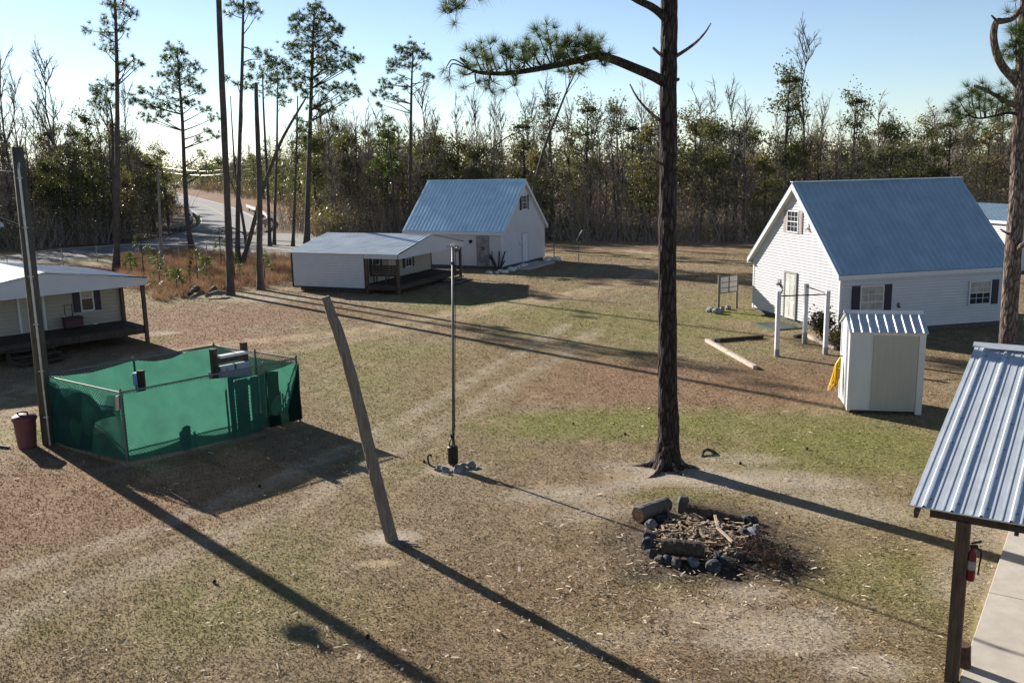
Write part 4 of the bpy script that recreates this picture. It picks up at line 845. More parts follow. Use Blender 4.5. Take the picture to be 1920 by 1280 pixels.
# notice board
s1, s2 = G(1347, 583), G(1381, 578); nb_ = empty('notice_board', s1, 'blank white notice board on two grey posts beside the right house', 'notice board')
for p_ in (s1, s2): MB().obox(p_-A_(.05, .05, 0), (.1, 0, 0), (0, .1, 0), (0, 0, 1.72)).build('post', M_GRWOOD, nb_)
d_ = s2-s1; nn = unit(A_(d_[1], -d_[0], 0)); MB().obox(s1+d_*.05+nn*.02+A_(0, 0, .85), d_*.9, nn*.03, A_(0, 0, .78)).build('panel', mat('off white board', (.55, .54, .52), .6, var=.12, scale=3), nb_)
mb = MB(); mb.obox(s1+d_*.48+nn*.05+A_(0, 0, .85), d_*.05, nn*.02, A_(0, 0, .78))
for z in (.83, 1.08, 1.34, 1.62): mb.obox(s1+nn*.05+A_(0, 0, z), d_, nn*.015, A_(0, 0, .03 if z not in (.83, 1.62) else .05))
mb.build('frame', M_GRWOOD, nb_)
for (px, py, r, lb) in ((1333, 585, .28, 'mossy dark rock at the left foot of the notice board'), (1344, 588, .26, 'grey rock in front of the notice board post'), (1353, 584, .24, 'small dark rock between the notice board posts'), (1365, 580, .22, 'pale rock below the right half of the notice board')):
    rock('rock', G(px, py), r, M_STONE, int(px), label=lb, group='rocks under the notice board')
rock('rock', G(1345, 641), .14, M_STONE, 77, label='small dark rock at the corner of the landscape timbers')
# door mat by the right house
P, u, n = H1['g0']; m0 = G(1426, 609); mc = G(1458, 612); mt_ = empty('door_mat', mc, 'green edged dark mat on the grass outside the right house door', 'mat')
U = G(1492, 612)-G(1450, 618); U = u*1.7; Wv = n*1.35; c_ = P+u*((mc-P)@u)+n*((mc-P)@n)
c_ = A_(c_[0], c_[1], 0); MB().obox(c_-U/2-Wv/2, U, Wv, A_(0, 0, .05)).build('mat_edge', mat('green plastic edge', (.02, .13, .085), .6), mt_)
MB().obox(c_-U*.46-Wv*.44, U*.92, Wv*.88, A_(0, 0, .058)).build('mat_pile', M_BLACK, mt_)
def shrub(name, c, w_, h, n_, seed, mt, size, label, cat='shrub', group=None, stems=12, stemmat=None):
    r_ = np.random.RandomState(seed); root = empty(name, c, label, cat, group); mb = MB(); cen = []
    for k in range(stems):
        d = A_(r_.normal(), r_.normal(), 0)*w_*.28; tip = c+A_(d[0], d[1], h*r_.uniform(.6, 1.)); mb.tube([c+d*.15, mid(c, tip, .5)+d*.1, tip], [.02*h, .012*h, .004], 4)
        cen.append(tip+r_.normal(size=(n_//stems, 3))*A_(w_*.16, w_*.16, h*.15)); cen.append(mid(c, tip, .6)+r_.normal(size=(n_//stems//2, 3))*A_(w_*.14, w_*.14, h*.15))
    mb.build('stems', stemmat or M_TRUNK, root); cen = np.vstack(cen); cen = cen[cen[:, 2] > .04]
    MB().addnp(leaf_quads(cen, size, r_), 4).build('foliage', mt, root); return root
shrub('shrub', G(1545, 636), 1.05, 1.05, 800, 5, M_SHRUB, .07, 'brown green shrub at the front corner of the right house')
shrub('shrub', G(1568, 655), 1.0, .75, 400, 6, M_SHRUB, .06, 'low dark shrub behind the shed at the house corner')

# ================================================================== FIRE PIT
fc = G(1318, 1008); fc = A_(fc[0], fc[1], 0)
ring = [(1222, 985, .17), (1216, 1005, .16), (1214, 1022, .17), (1222, 1038, .15), (1236, 1050, .13), (1252, 1050, .16), (1268, 1057, .17), (1300, 1056, .16), (1338, 1066, .19), (1362, 1053, .16), (1345, 1043, .13), (1388, 1045, .15), (1370, 1035, .12), (1396, 1002, .17), (1410, 1004, .18), (1405, 1015, .15), (1398, 975, .16), (1412, 975, .13), (1250, 968, .13), (1240, 975, .14), (1380, 985, .13), (1418, 990, .12)]
words = ['left', 'left', 'left', 'front left', 'front left', 'front left', 'front', 'front', 'front', 'front right', 'front', 'front right', 'front right', 'right', 'right', 'right', 'back right', 'back right', 'back left', 'back left', 'back right', 'right']
look = ['jagged charred', 'angular dark', 'blackened', 'small sooty', 'small grey', 'broad slate grey', 'flat blue grey', 'tall pale faced', 'largest rounded', 'squat charred', 'small sunken', 'half buried', 'small black', 'pale cracked', 'large light grey', 'leaning dark', 'flat topped', 'small outer', 'small tilted', 'wedge shaped', 'small inner', 'outlying small']
for i, (px, py, r) in enumerate(ring):
    p_ = G(px, py+4); rock('fire_ring_stone', p_, r*.95, M_CHAR if i % 7 else M_STONE, 100+i, .8, label='%s stone on the %s rim of the fire pit' % (look[i], words[i]), group='stones ringing the fire pit', cat='stone')
lg = mat('old grey log', (.13, .115, .105), .85, var=.4, scale=6, bump=.7, stretch=(1, 1, 1)); lb_ = mat('burnt brown log', (.075, .055, .042), .85, var=.5, scale=7, bump=.7); cutm = mat('orange rotten cut wood', (.20, .10, .05), .85, var=.6, scale=8)
def log(name, p_, q_, r0, r1, mt, label, seed, endm=None):
    root = empty(name, A_(*mid(p_, q_, .5)[:2], 0), label, 'log'); mb = MB(); pts = spline([p_, mid(p_, q_, .33)+A_(0, 0, .012), mid(p_, q_, .66), q_], 5)
    mb.tube(pts, np.linspace(r0, r1, len(pts)), 16, jit=.05, rng=random.Random(seed)); mb.build('bark', mt, root, smooth=False)
    if endm: d = unit(p_-q_); MB().tube([p_+d*.004, p_-d*.05], [r0*.93, r0*.97], 14).build('cut_end', endm, root)
log('log', G(1196, 980)+A_(0, 0, .17), G(1250, 958)+A_(0, 0, .16), .165, .15, lg, 'short grey log with an orange rotten end, back left of the fire pit', 1, cutm)
log('log', G(1290, 970)+A_(0, 0, .17), G(1388, 985)+A_(0, 0, .12), .15, .09, lb_, 'long split brown log along the back of the fire pit', 2)
log('log', G(1241, 1044)+A_(0, 0, .2), G(1320, 1050)+A_(0, 0, .2), .155, .15, lb_, 'dark thick log lying across the front of the fire pit', 3)
q = G(1279, 958); mb = MB(); mb.tube([q, q+A_(.01, 0, .2), q+A_(.03, 0, .34)], [.13, .14, .09], 9, jit=.15, rng=random.Random(8)); tag(mb.build('stump', lg, loc=q), 'upright pale stump at the back of the fire pit', 'stump')
q = G(1252, 975); mb = MB(); mb.add([q, q+A_(.12, .02, 0), q+A_(.1, -.1, 0), q+A_(-.03, -.03, .38)], [(0, 1, 3), (1, 2, 3), (2, 0, 3)]); tag(mb.build('wood_shard', M_GRWOOD, loc=q), 'upright grey wood shard at the back left of the fire pit', 'wood')
def chips():
    N = 520; r = np.sqrt(rng.uniform(0, 1, N)); t = rng.uniform(0, 6.283, N); mb = MB()
    for i in range(N):
        x = fc[0]+r[i]*math.cos(t[i])*.88; y = fc[1]+r[i]*math.sin(t[i])*1.0; L = rng.uniform(.05, .24); az = rng.uniform(0, 6.28); z = rng.uniform(.03, .22)*(1.1-r[i]*.6)
        d = A_(math.cos(az), math.sin(az), rng.uniform(-.35, .35))*L; mb.beam(A_(x, y, z), A_(x, y, z)+d, rng.uniform(.015, .05), rng.uniform(.008, .025))
    return mb
tag(chips().build('wood_chips', mat('broken bark and wood chips', (.10, .07, .048), .85, scale=9, col2=(.52, .41, .30), detail=2), loc=fc), 'heap of broken bark and wood chips inside the fire pit', 'wood chips', kind='stuff')
for p_, q_, lb in (((1344, 1008), (1373, 1030), 'pale split stick lying across the fire pit chips'), ((1340, 985), (1345, 1000), 'pale upright splinter in the middle of the fire pit')):
    mb = MB(); mb.beam(G(*p_)+A_(0, 0, .22), G(*q_)+A_(0, 0, .16), .05, .03); tag(mb.build('split_stick', mat('pale split wood', (.50, .41, .31), .8, var=.2, scale=6), loc=G(*p_)), lb, 'stick')
q = G(1425, 1045); mb = MB(); r_ = np.random.RandomState(3)
for i in range(150):
    p_ = q+A_(r_.normal()*.28, r_.normal()*.3, r_.uniform(.02, .2)); d = A_(r_.normal()*.6+.3, r_.normal()*.6-.3, r_.uniform(-.2, .7)); d = unit(d)*r_.uniform(.2, .5); mb.tube([p_, p_+d*.5+A_(0, 0, .03), p_+d], [.007, .005, .002], 3, cap=False)
bp_ = empty('brush_pile', q, 'heap of dead needle brush at the right side of the fire pit', 'brush pile'); mb.build('twigs', M_TRUNK, bp_)
cen = q+r_.normal(size=(90, 3))*A_(.3, .32, .06)+A_(0, 0, .14); cen[:, 2] = np.abs(cen[:, 2])
MB().addnp(tufts(cen, np.tile(A_(.3, -.2, .5), (90, 1)), 14, .22, .010, r_), 3).build('dead_needles', mat('dead needles', (.13, .075, .05), .8, var=.5, scale=5), bp_)
# pine cones and dark scraps on the lawn
for i, (px, py, lb) in enumerate(((402, 1093, 'pine cone in the open grass left of the long pole shadow'), (690, 1196, 'pine cone beside the pole shadow near the bottom edge'), (1172, 815, 'pine cone in the grass left of the big pine'), (1513, 843, 'pine cone on the green grass right of the big pine'), (1388, 870, 'pine cone on the bare ground right of the big pine'), (1075, 796, 'pine cone in the grass between flag pole and big pine'), (487, 913, 'pine cone in the shadow of the enclosure'), (795, 867, 'pine cone just left of the flag pole rocks'), (1480, 1027, 'pine cone right of the brush pile'))):
    p_ = G(px, py); mb = MB(); mb.lathe(p_, [(.014, 0), (.034, .014), (.037, .035), (.024, .06), (.007, .075)], 8); tag(mb.build('pine_cone', mat('dark pine cone', (.035, .022, .016), .85, var=.4, scale=30), loc=p_), lb, 'pine cone', 'pine cones on the grass')

# ================================================================== THE BIG NEAR PINES
def needle_part(root, name, cen, axis, n, L, wd, seed, spread=.75):
    r_ = np.random.RandomState(seed); return MB().addnp(tufts(np.array(cen), np.array(axis), n, L, wd, r_, spread), 3).build(name, M_NEEDLE, root)
def trunk_tube(mb, pts, rad, n, seed, rough=.03):
    r_ = np.random.RandomState(seed); pts = np.array(pts); a0 = len(mb.v); mb.tube(pts, rad, n)
    ph = r_.uniform(0, 6, 8)
    for k in range(a0, len(mb.v)):
        i = (k-a0)//n; j = (k-a0) % n; p = np.array(mb.v[k]); i = min(i, len(pts)-1); d = p-pts[i]; t = 2*math.pi*j/n
        f_ = 1+rough*(math.sin(5*t+i*.8+ph[0])+math.sin(9*t-i*1.3+ph[1])*.8+math.sin(3*t+i*.35+ph[2]))+r_.uniform(-rough, rough)
        mb.v[k] = tuple(pts[i]+d*f_)
    return mb
q = G(1252, 874); q = A_(q[0], q[1], 0)
CP = empty('pine_tree', q, 'tall dark pine trunk standing in the open yard behind the fire pit', 'tree')
tp = [q, V(q, 1253, 800), V(q, 1252, 700), V(q, 1251, 560), V(q, 1252, 400), V(q, 1253, 240), V(q, 1254, 100), V(q, 1255, 0)]
up = unit(tp[-1]-tp[-3]); tp += [tp[-1]+up*2.5, tp[-1]+up*5, tp[-1]+up*8]
tpts = spline(tp, 10); hz = tpts[:, 2]
rad = np.interp(hz, [0, .12, .35, .9, 2, 5, 9, 12, 18, 21], [.42, .34, .285, .245, .22, .20, .185, .172, .11, .05])
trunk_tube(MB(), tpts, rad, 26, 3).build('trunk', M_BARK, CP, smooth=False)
mb = MB()
for an, ln, r in ((-128, .62, .10), (170, .45, .085), (-20, .4, .09), (100, .5, .08), (-75, .35, .07)):
    d = A_(math.cos(R_(an)), math.sin(R_(an)), 0); sd = A_(-d[1], d[0], 0)
    mb.tube(spline([q+d*.22+A_(0, 0, .22), q+d*.40+A_(0, 0, .06), q+d*(.4+ln*.5)+sd*.06+A_(0, 0, .02), q+d*(.4+ln)+sd*.02-A_(0, 0, .02)], 4), np.linspace(r, .02, 13), 8)
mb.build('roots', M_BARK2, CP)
mb = MB(); rq = G(1322, 850); mb.tube(spline([rq+A_(-.15, -.28, -.02), rq+A_(-.05, -.05, .07), rq+A_(.1, .03, .09), rq+A_(.3, .02, -.02)], 5), [.02]+[.04]*14+[.03], 7); mb.build('surface_root', M_BARK2, CP)
def limb(root, mb, pts2d, depth, r0, r1, base, n=7, k=6):
    "limb drawn through points seen at the trunk's distance, with its own sweep in depth"
    P = []
    for i, (x, y) in enumerate(pts2d):
        t = i/(len(pts2d)-1); b_ = A_(base[0], base[1]+depth*t, 0); d = ray(x, y); P.append(C0+d*(b_[1]/d[1]))
    s_ = spline(P, k); mb.tube(s_, np.linspace(r0, r1, len(s_)), n); return s_
mb = MB()
main = limb(CP, mb, [(1252, 158), (1225, 143), (1190, 128), (1150, 112), (1120, 105), (1085, 113), (1050, 121), (1000, 131), (950, 138), (905, 137), (885, 132)], -1.2, .12, .03, q, 8)
limb(CP, mb, [(1252, 40), (1238, 25), (1220, 12), (1195, 0), (1150, -25), (1080, -40), (980, -40)], -.8, .10, .05, q)
main2 = limb(CP, mb, [(980, -40), (930, -35), (890, -15), (868, 5), (850, 18)], -.9, .03, .012, q-A_(0, .8, 0), 6)
mb.build('branch', M_BARK, CP)
mb = MB()
mb = MB(); limb(CP, mb, [(1255, 112), (1272, 103), (1300, 84), (1320, 64), (1333, 44)], -.5, .05, .012, q, 6); mb.build('dead_branch', M_BARK2, CP)
mb = MB(); limb(CP, mb, [(1252, 108), (1238, 102), (1225, 90)], -.3, .045, .03, q, 6); mb.build('dead_branch', M_BARK2, CP)
mb = MB(); limb(CP, mb, [(1250, 236), (1232, 222), (1212, 204), (1194, 182), (1181, 158)], -.6, .045, .014, q, 6); mb.build('dead_branch', M_BARK2, CP)
mb = MB(); limb(CP, mb, [(1250, 310), (1232, 304), (1214, 292)], -.3, .04, .025, q, 6); mb.build('dead_branch', M_BARK2, CP)
mb = MB(); limb(CP, mb, [(1255, 150), (1270, 150), (1272, 148)], -.1, .05, .03, q, 6); mb.build('dead_branch', M_BARK2, CP)

rg = np.random.RandomState(21); tw = MB(); cen = []; ax = []
def spray(p0, x, y, dy, ncl, sub=3, r0=.022):
    "a twig from limb point p0 to the clump seen at x, y, offset dy in depth, ending in needle tufts"
    d = ray(x, y); p1 = C0+d*((p0[1]+dy)/d[1]); md = mid(p0, p1, .5)+A_(rg.normal()*.03, rg.normal()*.03, -.04); s_ = spline([p0, md, p1], 4); tw.tube(s_, np.linspace(r0, .009, len(s_)), 5)
    dr = unit(p1-md)
    for k in range(ncl):
        o = rg.normal(size=3)*A_(.13, .16, .11) if k else np.zeros(3); c_ = p1+o-dr*rg.uniform(0, .12)*(k > 0); cen.append(c_); a_ = unit(dr*.5+unit(o+1e-6)*.5+A_(0, 0, .45)); ax.append(a_)
        if k: tw.tube([p1-dr*.1, c_], [.007, .004], 4, cap=False)
near_pt = lambda s_, x: s_[int(np.argmin([abs(proj_px(p)[0]-x) for p in s_]))]
for x0, x, y, dy, n_ in ((1040, 1024, 48, .2, 3), (1035, 1012, 72, -.3, 3), (1020, 1000, 88, .3, 3), (1000, 978, 92, -.3, 3), (985, 986, 76, .4, 2), (960, 958, 98, .3, 3), (950, 940, 104, -.3, 3), (930, 918, 84, .1, 4), (925, 908, 100, .5, 2), (905, 888, 98, -.2, 4), (900, 872, 118, .2, 2), (892, 866, 140, .2, 2), (890, 895, 158, -.3, 3), (915, 925, 155, .2, 2), (920, 922, 175, .1, 2), (960, 966, 150, .3, 1), (1075, 1062, 82, -.3, 4), (1085, 1080, 74, .4, 3), (1095, 1092, 88, -.4, 4), (1105, 1108, 74, .2, 4), (1110, 1112, 98, .5, 3), (1085, 1075, 102, -.6, 4), (1060, 1050, 96, .5, 4), (1050, 1042, 108, -.5, 3), (1060, 1070, 136, .2, 3), (1085, 1100, 124, .4, 2), (1030, 1020, 105, .5, 3), (1000, 1002, 108, .5, 3), (970, 985, 118, -.5, 2), (1130, 1120, 92, -.5, 2)):
    spray(near_pt(main, x0), x, y, dy, n_)
tipm = main[-1]
for (x, y), (x2, y2) in (((850, 112), (835, 130)), ((848, 120), (842, 146)), ((862, 108), (880, 120))):
    d1 = ray(x, y); p1 = C0+d1*(tipm[1]/d1[1]); d2 = ray(x2, y2); p2 = C0+d2*(tipm[1]/d2[1]); s_ = spline([tipm, p1, p2], 5); tw.tube(s_, np.linspace(.02, .008, len(s_)), 5); cen.append(p2); ax.append(A_(-.3, 0, -.2))
for p_ in main2[::4]:
    for k in range(2): spray(p_, proj_px(p_)[0]+rg.uniform(-25, 5), proj_px(p_)[1]+rg.uniform(-15, 15), rg.uniform(-.2, .2), 2, r0=.012)
for p_ in main[20:-6:2]:
    for k in range(1):
        pxy = proj_px(p_); spray(p_, pxy[0]+rg.uniform(-30, 12), pxy[1]-rg.uniform(4, 42)*(1 if rg.uniform() < .8 else -.7), rg.uniform(-.8, .8), 3, r0=.014)
tw.build('twig', M_BARK, CP); needle_part(CP, 'needles', cen, ax, 92, .31, .008, 5)
# upper crown of the pine, over the frame
mb = MB(); cen = []; ax = []
for k in range(16):
    z = rg.uniform(13.5, 19.5); t = rg.uniform(0, 6.28); L = rg.uniform(1.6, 3.2)*(1-(z-13)/12); i = int(np.argmin(abs(hz-z))); p0 = tpts[i]; p1 = p0+A_(math.cos(t)*L, math.sin(t)*L, L*.35); mb.tube(spline([p0, mid(p0, p1, .5)-A_(0, 0, .1), p1], 4), np.linspace(.06, .015, 9), 5)
    for j in range(9): cen.append(mid(p0, p1, rg.uniform(.5, 1.05))+rg.normal(size=3)*.3); ax.append(A_(math.cos(t), math.sin(t), .6))
mb.build('upper_branch', M_BARK, CP); needle_part(CP, 'upper_needles', cen, ax, 40, .32, .006, 6)

# pine at the right edge
q = G(1884, 776); q = A_(q[0], q[1], 0); RP = empty('pine_tree', q, 'grey barked pine with a curved broken limb at the right edge', 'tree')
tp = [q, V(q, 1886, 700), V(q, 1889, 640), V(q, 1895, 540), V(q, 1904, 420), V(q, 1911, 300), V(q, 1914, 200), V(q, 1918, 100), V(q, 1925, 0)]; up = unit(tp[-1]-tp[-2]); tp += [tp[-1]+up*3, tp[-1]+up*6]
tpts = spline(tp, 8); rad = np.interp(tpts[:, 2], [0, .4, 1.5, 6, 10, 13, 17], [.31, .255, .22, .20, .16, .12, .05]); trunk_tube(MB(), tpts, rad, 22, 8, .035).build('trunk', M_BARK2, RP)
mb = MB(); limb(RP, mb, [(1912, 160), (1900, 148), (1880, 125), (1868, 98), (1863, 68), (1868, 42), (1880, 40), (1900, 34), (1918, 12)], -.5, .12, .06, q, 9); mb.build('dead_branch', M_BARK2, RP); mb = MB(); limb(RP, mb, [(1878, 42), (1868, 38), (1859, 29)], -.2, .055, .02, q-A_(0, .4, 0), 6); mb.build('dead_branch', M_BARK2, RP)
mb = MB(); limb(RP, mb, [(1914, 205), (1898, 196), (1875, 184), (1850, 170), (1828, 161)], -.9, .075, .04, q, 8); mb.build('dead_branch', M_BARK2, RP); mb = MB(); limb(RP, mb, [(1905, 450), (1908, 468), (1914, 462), (1925, 455), (1940, 450)], -.6, .08, .06, q, 8); mb.build('dead_branch', M_BARK2, RP)
mb = MB(); limb(RP, mb, [(1903, 440), (1890, 438), (1876, 430)], -.5, .05, .02, q, 6); mb.build('dead_branch', M_BARK2, RP); mb = MB(); limb(RP, mb, [(1908, 330), (1888, 325), (1868, 312), (1855, 300)], .4, .035, .01, q, 5); mb.build('dead_branch', M_BARK2, RP); mb = MB(); limb(RP, mb, [(1898, 195), (1906, 178), (1910, 155)], -.4, .04, .03, q-A_(0, .3, 0), 6); mb.build('dead_branch', M_BARK2, RP)
tw = MB(); cen = []; ax = []; br = MB()
sb = limb(RP, br, [(1912, 215), (1890, 212), (1862, 218), (1835, 222), (1812, 215)], -.7, .045, .015, q, 6); su = limb(RP, br, [(1920, 90), (1905, 80), (1893, 75)], -.5, .04, .015, q, 6); br.build('branch', M_BARK, RP)
for x0, x, y, dy, n_ in ((1815, 1790, 210, .1, 4), (1820, 1800, 192, -.3, 4), (1830, 1822, 176, .3, 5), (1840, 1835, 190, -.4, 5), (1850, 1848, 172, .2, 4), (1860, 1858, 192, .5, 5), (1865, 1872, 180, -.4, 4), (1835, 1825, 214, .3, 4), (1815, 1800, 224, .3, 3), (1850, 1845, 208, -.5, 4), (1880, 1885, 200, .3, 3), (1880, 1892, 175, .5, 3), (1870, 1866, 225, .3, 3)): spray(near_pt(sb, x0), x, y, dy, n_)
for x, y, dy, n_ in ((1905, 102, -.3, 5), (1898, 110, .2, 4), (1912, 70, .3, 5), (1895, 60, -.2, 3), (1915, 120, .2, 4), (1900, 90, -.4, 4), (1905, 30, .2, 3), (1910, 50, .2, 4)): spray(su[len(su)//2], x, y, dy, n_)
tw.build('twig', M_BARK, RP); needle_part(RP, 'needles', cen, ax, 95, .35, .0085, 9)
c = tpts[8]; b_ = MB(); cen = []; ax = []
for k in range(14):
    p0 = tpts[-4]; t = rg.uniform(0, 6.28); p1 = p0+A_(math.cos(t)*1.8, math.sin(t)*1.8, rg.uniform(-.8, 1.5)); b_.tube([p0, p1], [.05, .015], 5)
    for j in range(8): cen.append(mid(p0, p1, rg.uniform(.5, 1.))+rg.normal(size=3)*.25); ax.append(A_(math.cos(t), math.sin(t), .6))
b_.build('upper_branch', M_BARK, RP); needle_part(RP, 'upper_needles', cen, ax, 36, .32, .006, 10)
# long needled sapling at the right edge behind the pavilion roof
q = G(1925, 775); q = A_(q[0]+.1, q[1], 0); sp2 = empty('pine_sapling', q, 'bushy long needled sapling at the right edge behind the pavilion roof', 'young tree')
MB().tube([q, q+A_(0, 0, 2.7)], [.05, .02], 7).build('stem', M_BARK, sp2); cen = [q+A_(rg.normal()*.12, rg.normal()*.12, z) for z in np.repeat(np.linspace(.9, 2.75, 9), 4)]
needle_part(sp2, 'needles', cen, [unit(rg.normal(size=3)+A_(0, 0, .4)) for _ in cen], 60, .42, .005, 12, 1.0)

# ================================================================== PINES ALONG THE LEFT, each from its own outline
def far_pine(label, base, path, r0, r1, clumps, seed, dead=(), mt=M_TRUNK, name='pine_tree', dens=1.0, sizek=1.0, group=None, extra=0):
    """path: trunk points in the photo above the base; clumps: (x, y, radius px) masses of needles"""
    r_ = np.random.RandomState(seed); q = G(*base); q = A_(q[0], q[1], 0); root = empty(name, q, label, 'tree', group)
    P = spline([q]+[V(q, *p) for p in path], 6); rr = np.linspace(r0, r1, len(P)); rr[:3] *= (1.35, 1.15, 1.05); MB().tube(P, rr, 9, jit=.05, rng=random.Random(seed)).build('trunk', mt, root)
    br = MB(); cen = []; ax = []; ppx = q[1]/FPX
    for x, y, rp in clumps:
        dep = r_.normal()*rp*ppx*1.1
        d = ray(x, y); c = C0+d*((q[1]+dep)/d[1]); R = rp*ppx
        k0 = int(np.argmin(np.abs(P[:, 2]-(c[2]-.35*np.hypot(c[0]-q[0], dep)-.3)))); k0 = min(k0, len(P)-2); p0 = P[k0]
        br.tube(spline([p0, mid(p0, c, .55)+A_(0, 0, -.12*R), c], 4), np.linspace(max(.02, rr[k0]*.4), .012, 9), 4)
        nt = max(6, int(42*dens*(R/.9)**1.6))
        pts = c+r_.normal(size=(nt, 3))*A_(R*.55, R*.6, R*.42)
        for p in pts:
            cen.append(p); ax.append(unit(p-c+A_(0, 0, .35*R)+(c-p0)*.25))
        for p in pts[::3]: br.tube([mid(p0, c, r_.uniform(.6, 1.)), p], [.014, .006], 3, cap=False)
    if cen:
        br.build('branch', mt, root); MB().addnp(tufts(np.array(cen), np.array(ax), 26, .42*sizek, .036*sizek*q[1]/70, r_, .8), 3).build('needles', M_NEEDLE, root)
    if dead:
        db = MB()
        for pts in dead: s_ = spline([V(q, *p) for p in pts], 4); db.tube(s_, np.linspace(.06, .015, len(s_)), 5)
        db.build('dead_branch', mt, root)
    return root
far_pine('thin pine with sparse tufts at upper left behind the left cabin', (218, 508), [(219, 400), (220, 250), (219, 120), (216, 10), (213, -60)], .24, .05,
    [(222, 8, 16), (205, 12, 12), (235, 30, 14), (250, 26, 8), (210, 45, 16), (196, 68, 10), (165, 58, 9), (235, 58, 10), (210, 75, 14), (195, 92, 12), (240, 120, 13), (225, 125, 9), (253, 110, 6), (262, 122, 5), (215, 100, 8), (220, -20, 18), (205, -45, 14)], 1, [[(219, 155), (232, 142), (252, 122)]], dens=.9)
far_pine('short crooked pine with one flat tuft leaning left beside the thin pine', (216, 470), [(213, 330), (211, 250), (209, 215), (205, 190)], .16, .06, [(195, 165, 16), (180, 175, 13), (210, 165, 10), (185, 190, 14), (200, 195, 10), (205, 234, 7)], 2)
far_pine('full crowned pine standing left of the road bend', (361, 473), [(352, 420), (346, 330), (342, 230), (336, 150), (332, 90)], .27, .05,
    [(326, 92, 14), (340, 100, 14), (310, 110, 12), (320, 125, 16), (345, 125, 14), (305, 140, 10), (330, 145, 14), (365, 120, 7), (372, 132, 8), (350, 150, 15), (368, 165, 15), (380, 168, 8), (320, 165, 16), (300, 175, 12), (265, 172, 11), (250, 185, 11), (275, 195, 13), (295, 200, 14), (318, 200, 16), (340, 190, 15), (270, 215, 10), (300, 220, 10), (385, 205, 10), (400, 222, 9), (365, 195, 10), (390, 245, 8), (375, 262, 8), (405, 255, 8), (380, 290, 9), (405, 305, 9), (395, 315, 8), (285, 228, 7)], 3, dens=1.0)
far_pine('tallest straight bare trunk left of centre by the reddish grass', (432, 553), [(430, 480), (424, 330), (416, 150), (410, 0), (408, -60), (405, -180), (402, -300)], .225, .09,
    [(395, -190, 35), (430, -210, 35), (380, -260, 40), (440, -280, 40), (405, -320, 45), (420, -240, 30), (370, -220, 25)], 4, dens=.7)
far_pine('slim tall pine with a small tuft touching the top edge', (446, 500), [(446, 400), (450, 250), (454, 120), (456, 20), (457, -60)], .20, .05,
    [(440, 8, 15), (470, 12, 14), (455, 20, 12), (482, 28, 8), (430, 25, 8), (460, -20, 20), (440, -30, 16), (475, -45, 16), (458, -70, 18), (430, 150, 6), (445, 158, 6)], 5, [[(453, 88), (468, 92), (480, 103)], [(452, 120), (470, 112), (490, 112)]])
far_pine('broken topped dead trunk in front of the crossed leaning tree', (489, 543), [(486, 480), (487, 400), (484, 280), (481, 200), (480, 155)], .21, .10, [], 6, name='dead_tree')
far_pine('broken trunk leaning steeply right across the other pines', (453, 500), [(470, 440), (495, 350), (525, 270), (555, 215), (573, 185)], .19, .06, [], 7, name='leaning_tree')
far_pine('pine with airy crown behind the broken dead trunk', (506, 462), [(503, 380), (498, 280), (494, 200), (492, 130)], .17, .05, [(485, 100, 11), (500, 108, 11), (475, 125, 11), (508, 118, 9), (470, 145, 11), (492, 140, 12), (510, 145, 9), (480, 165, 9), (502, 170, 8), (465, 165, 7)], 8)
far_pine('pine with airy crown just right of the broken dead trunk', (514, 459), [(516, 380), (519, 280), (520, 200), (521, 140)], .16, .05, [(520, 118, 12), (535, 128, 12), (508, 128, 9), (525, 142, 13), (540, 150, 10), (512, 155, 11), (530, 165, 9), (530, 192, 11), (520, 180, 8), (508, 110, 7)], 9)
far_pine('thin bare trunk left of the biggest pine', (549, 462), [(552, 400), (556, 280), (558, 180)], .16, .05, [(575, 235, 8), (560, 245, 8), (570, 260, 7)], 10, name='dead_tree')
far_pine('biggest broad crowned pine left of centre', (575, 457), [(577, 380), (581, 250), (585, 130), (588, 50), (590, 12)], .29, .05,
    [(585, 12, 12), (600, 16, 12), (575, 28, 12), (560, 38, 12), (548, 34, 7), (600, 35, 12), (615, 38, 12), (625, 55, 9), (590, 52, 14), (570, 58, 16), (555, 56, 9), (605, 65, 14), (630, 62, 12), (636, 52, 7), (545, 90, 12), (558, 82, 13), (580, 85, 14), (605, 92, 18), (625, 88, 12), (640, 100, 10), (560, 110, 13), (600, 115, 18), (620, 120, 14), (588, 125, 14), (615, 130, 14), (640, 120, 12), (660, 108, 13), (672, 110, 8), (655, 128, 10), (555, 135, 12), (568, 148, 14), (590, 150, 10), (560, 165, 12), (575, 178, 11), (600, 165, 12), (625, 165, 12), (645, 168, 12), (662, 165, 12), (668, 178, 8), (610, 185, 9), (640, 190, 8), (600, 205, 9), (620, 205, 7), (585, 200, 7), (560, 225, 8), (570, 245, 9)], 11, [[(580, 205), (610, 206), (640, 216)]], dens=1.1)
far_pine('pine with a separate round crown rising behind the middle house', (764, 446), [(768, 380), (770, 250), (772, 150), (775, 92)], .24, .05,
    [(772, 88, 12), (785, 90, 10), (758, 95, 11), (745, 90, 7), (765, 105, 10), (790, 105, 9), (800, 108, 7), (735, 118, 9), (750, 122, 11), (765, 125, 8), (782, 125, 7), (733, 132, 8), (806, 148, 8), (798, 144, 6), (720, 155, 9), (735, 160, 9), (750, 150, 8), (715, 168, 7), (725, 180, 8), (745, 185, 8), (700, 178, 6), (712, 195, 6), (760, 165, 6)], 12, [[(770, 210), (745, 195), (720, 190)], [(772, 158), (790, 155), (805, 148)]])
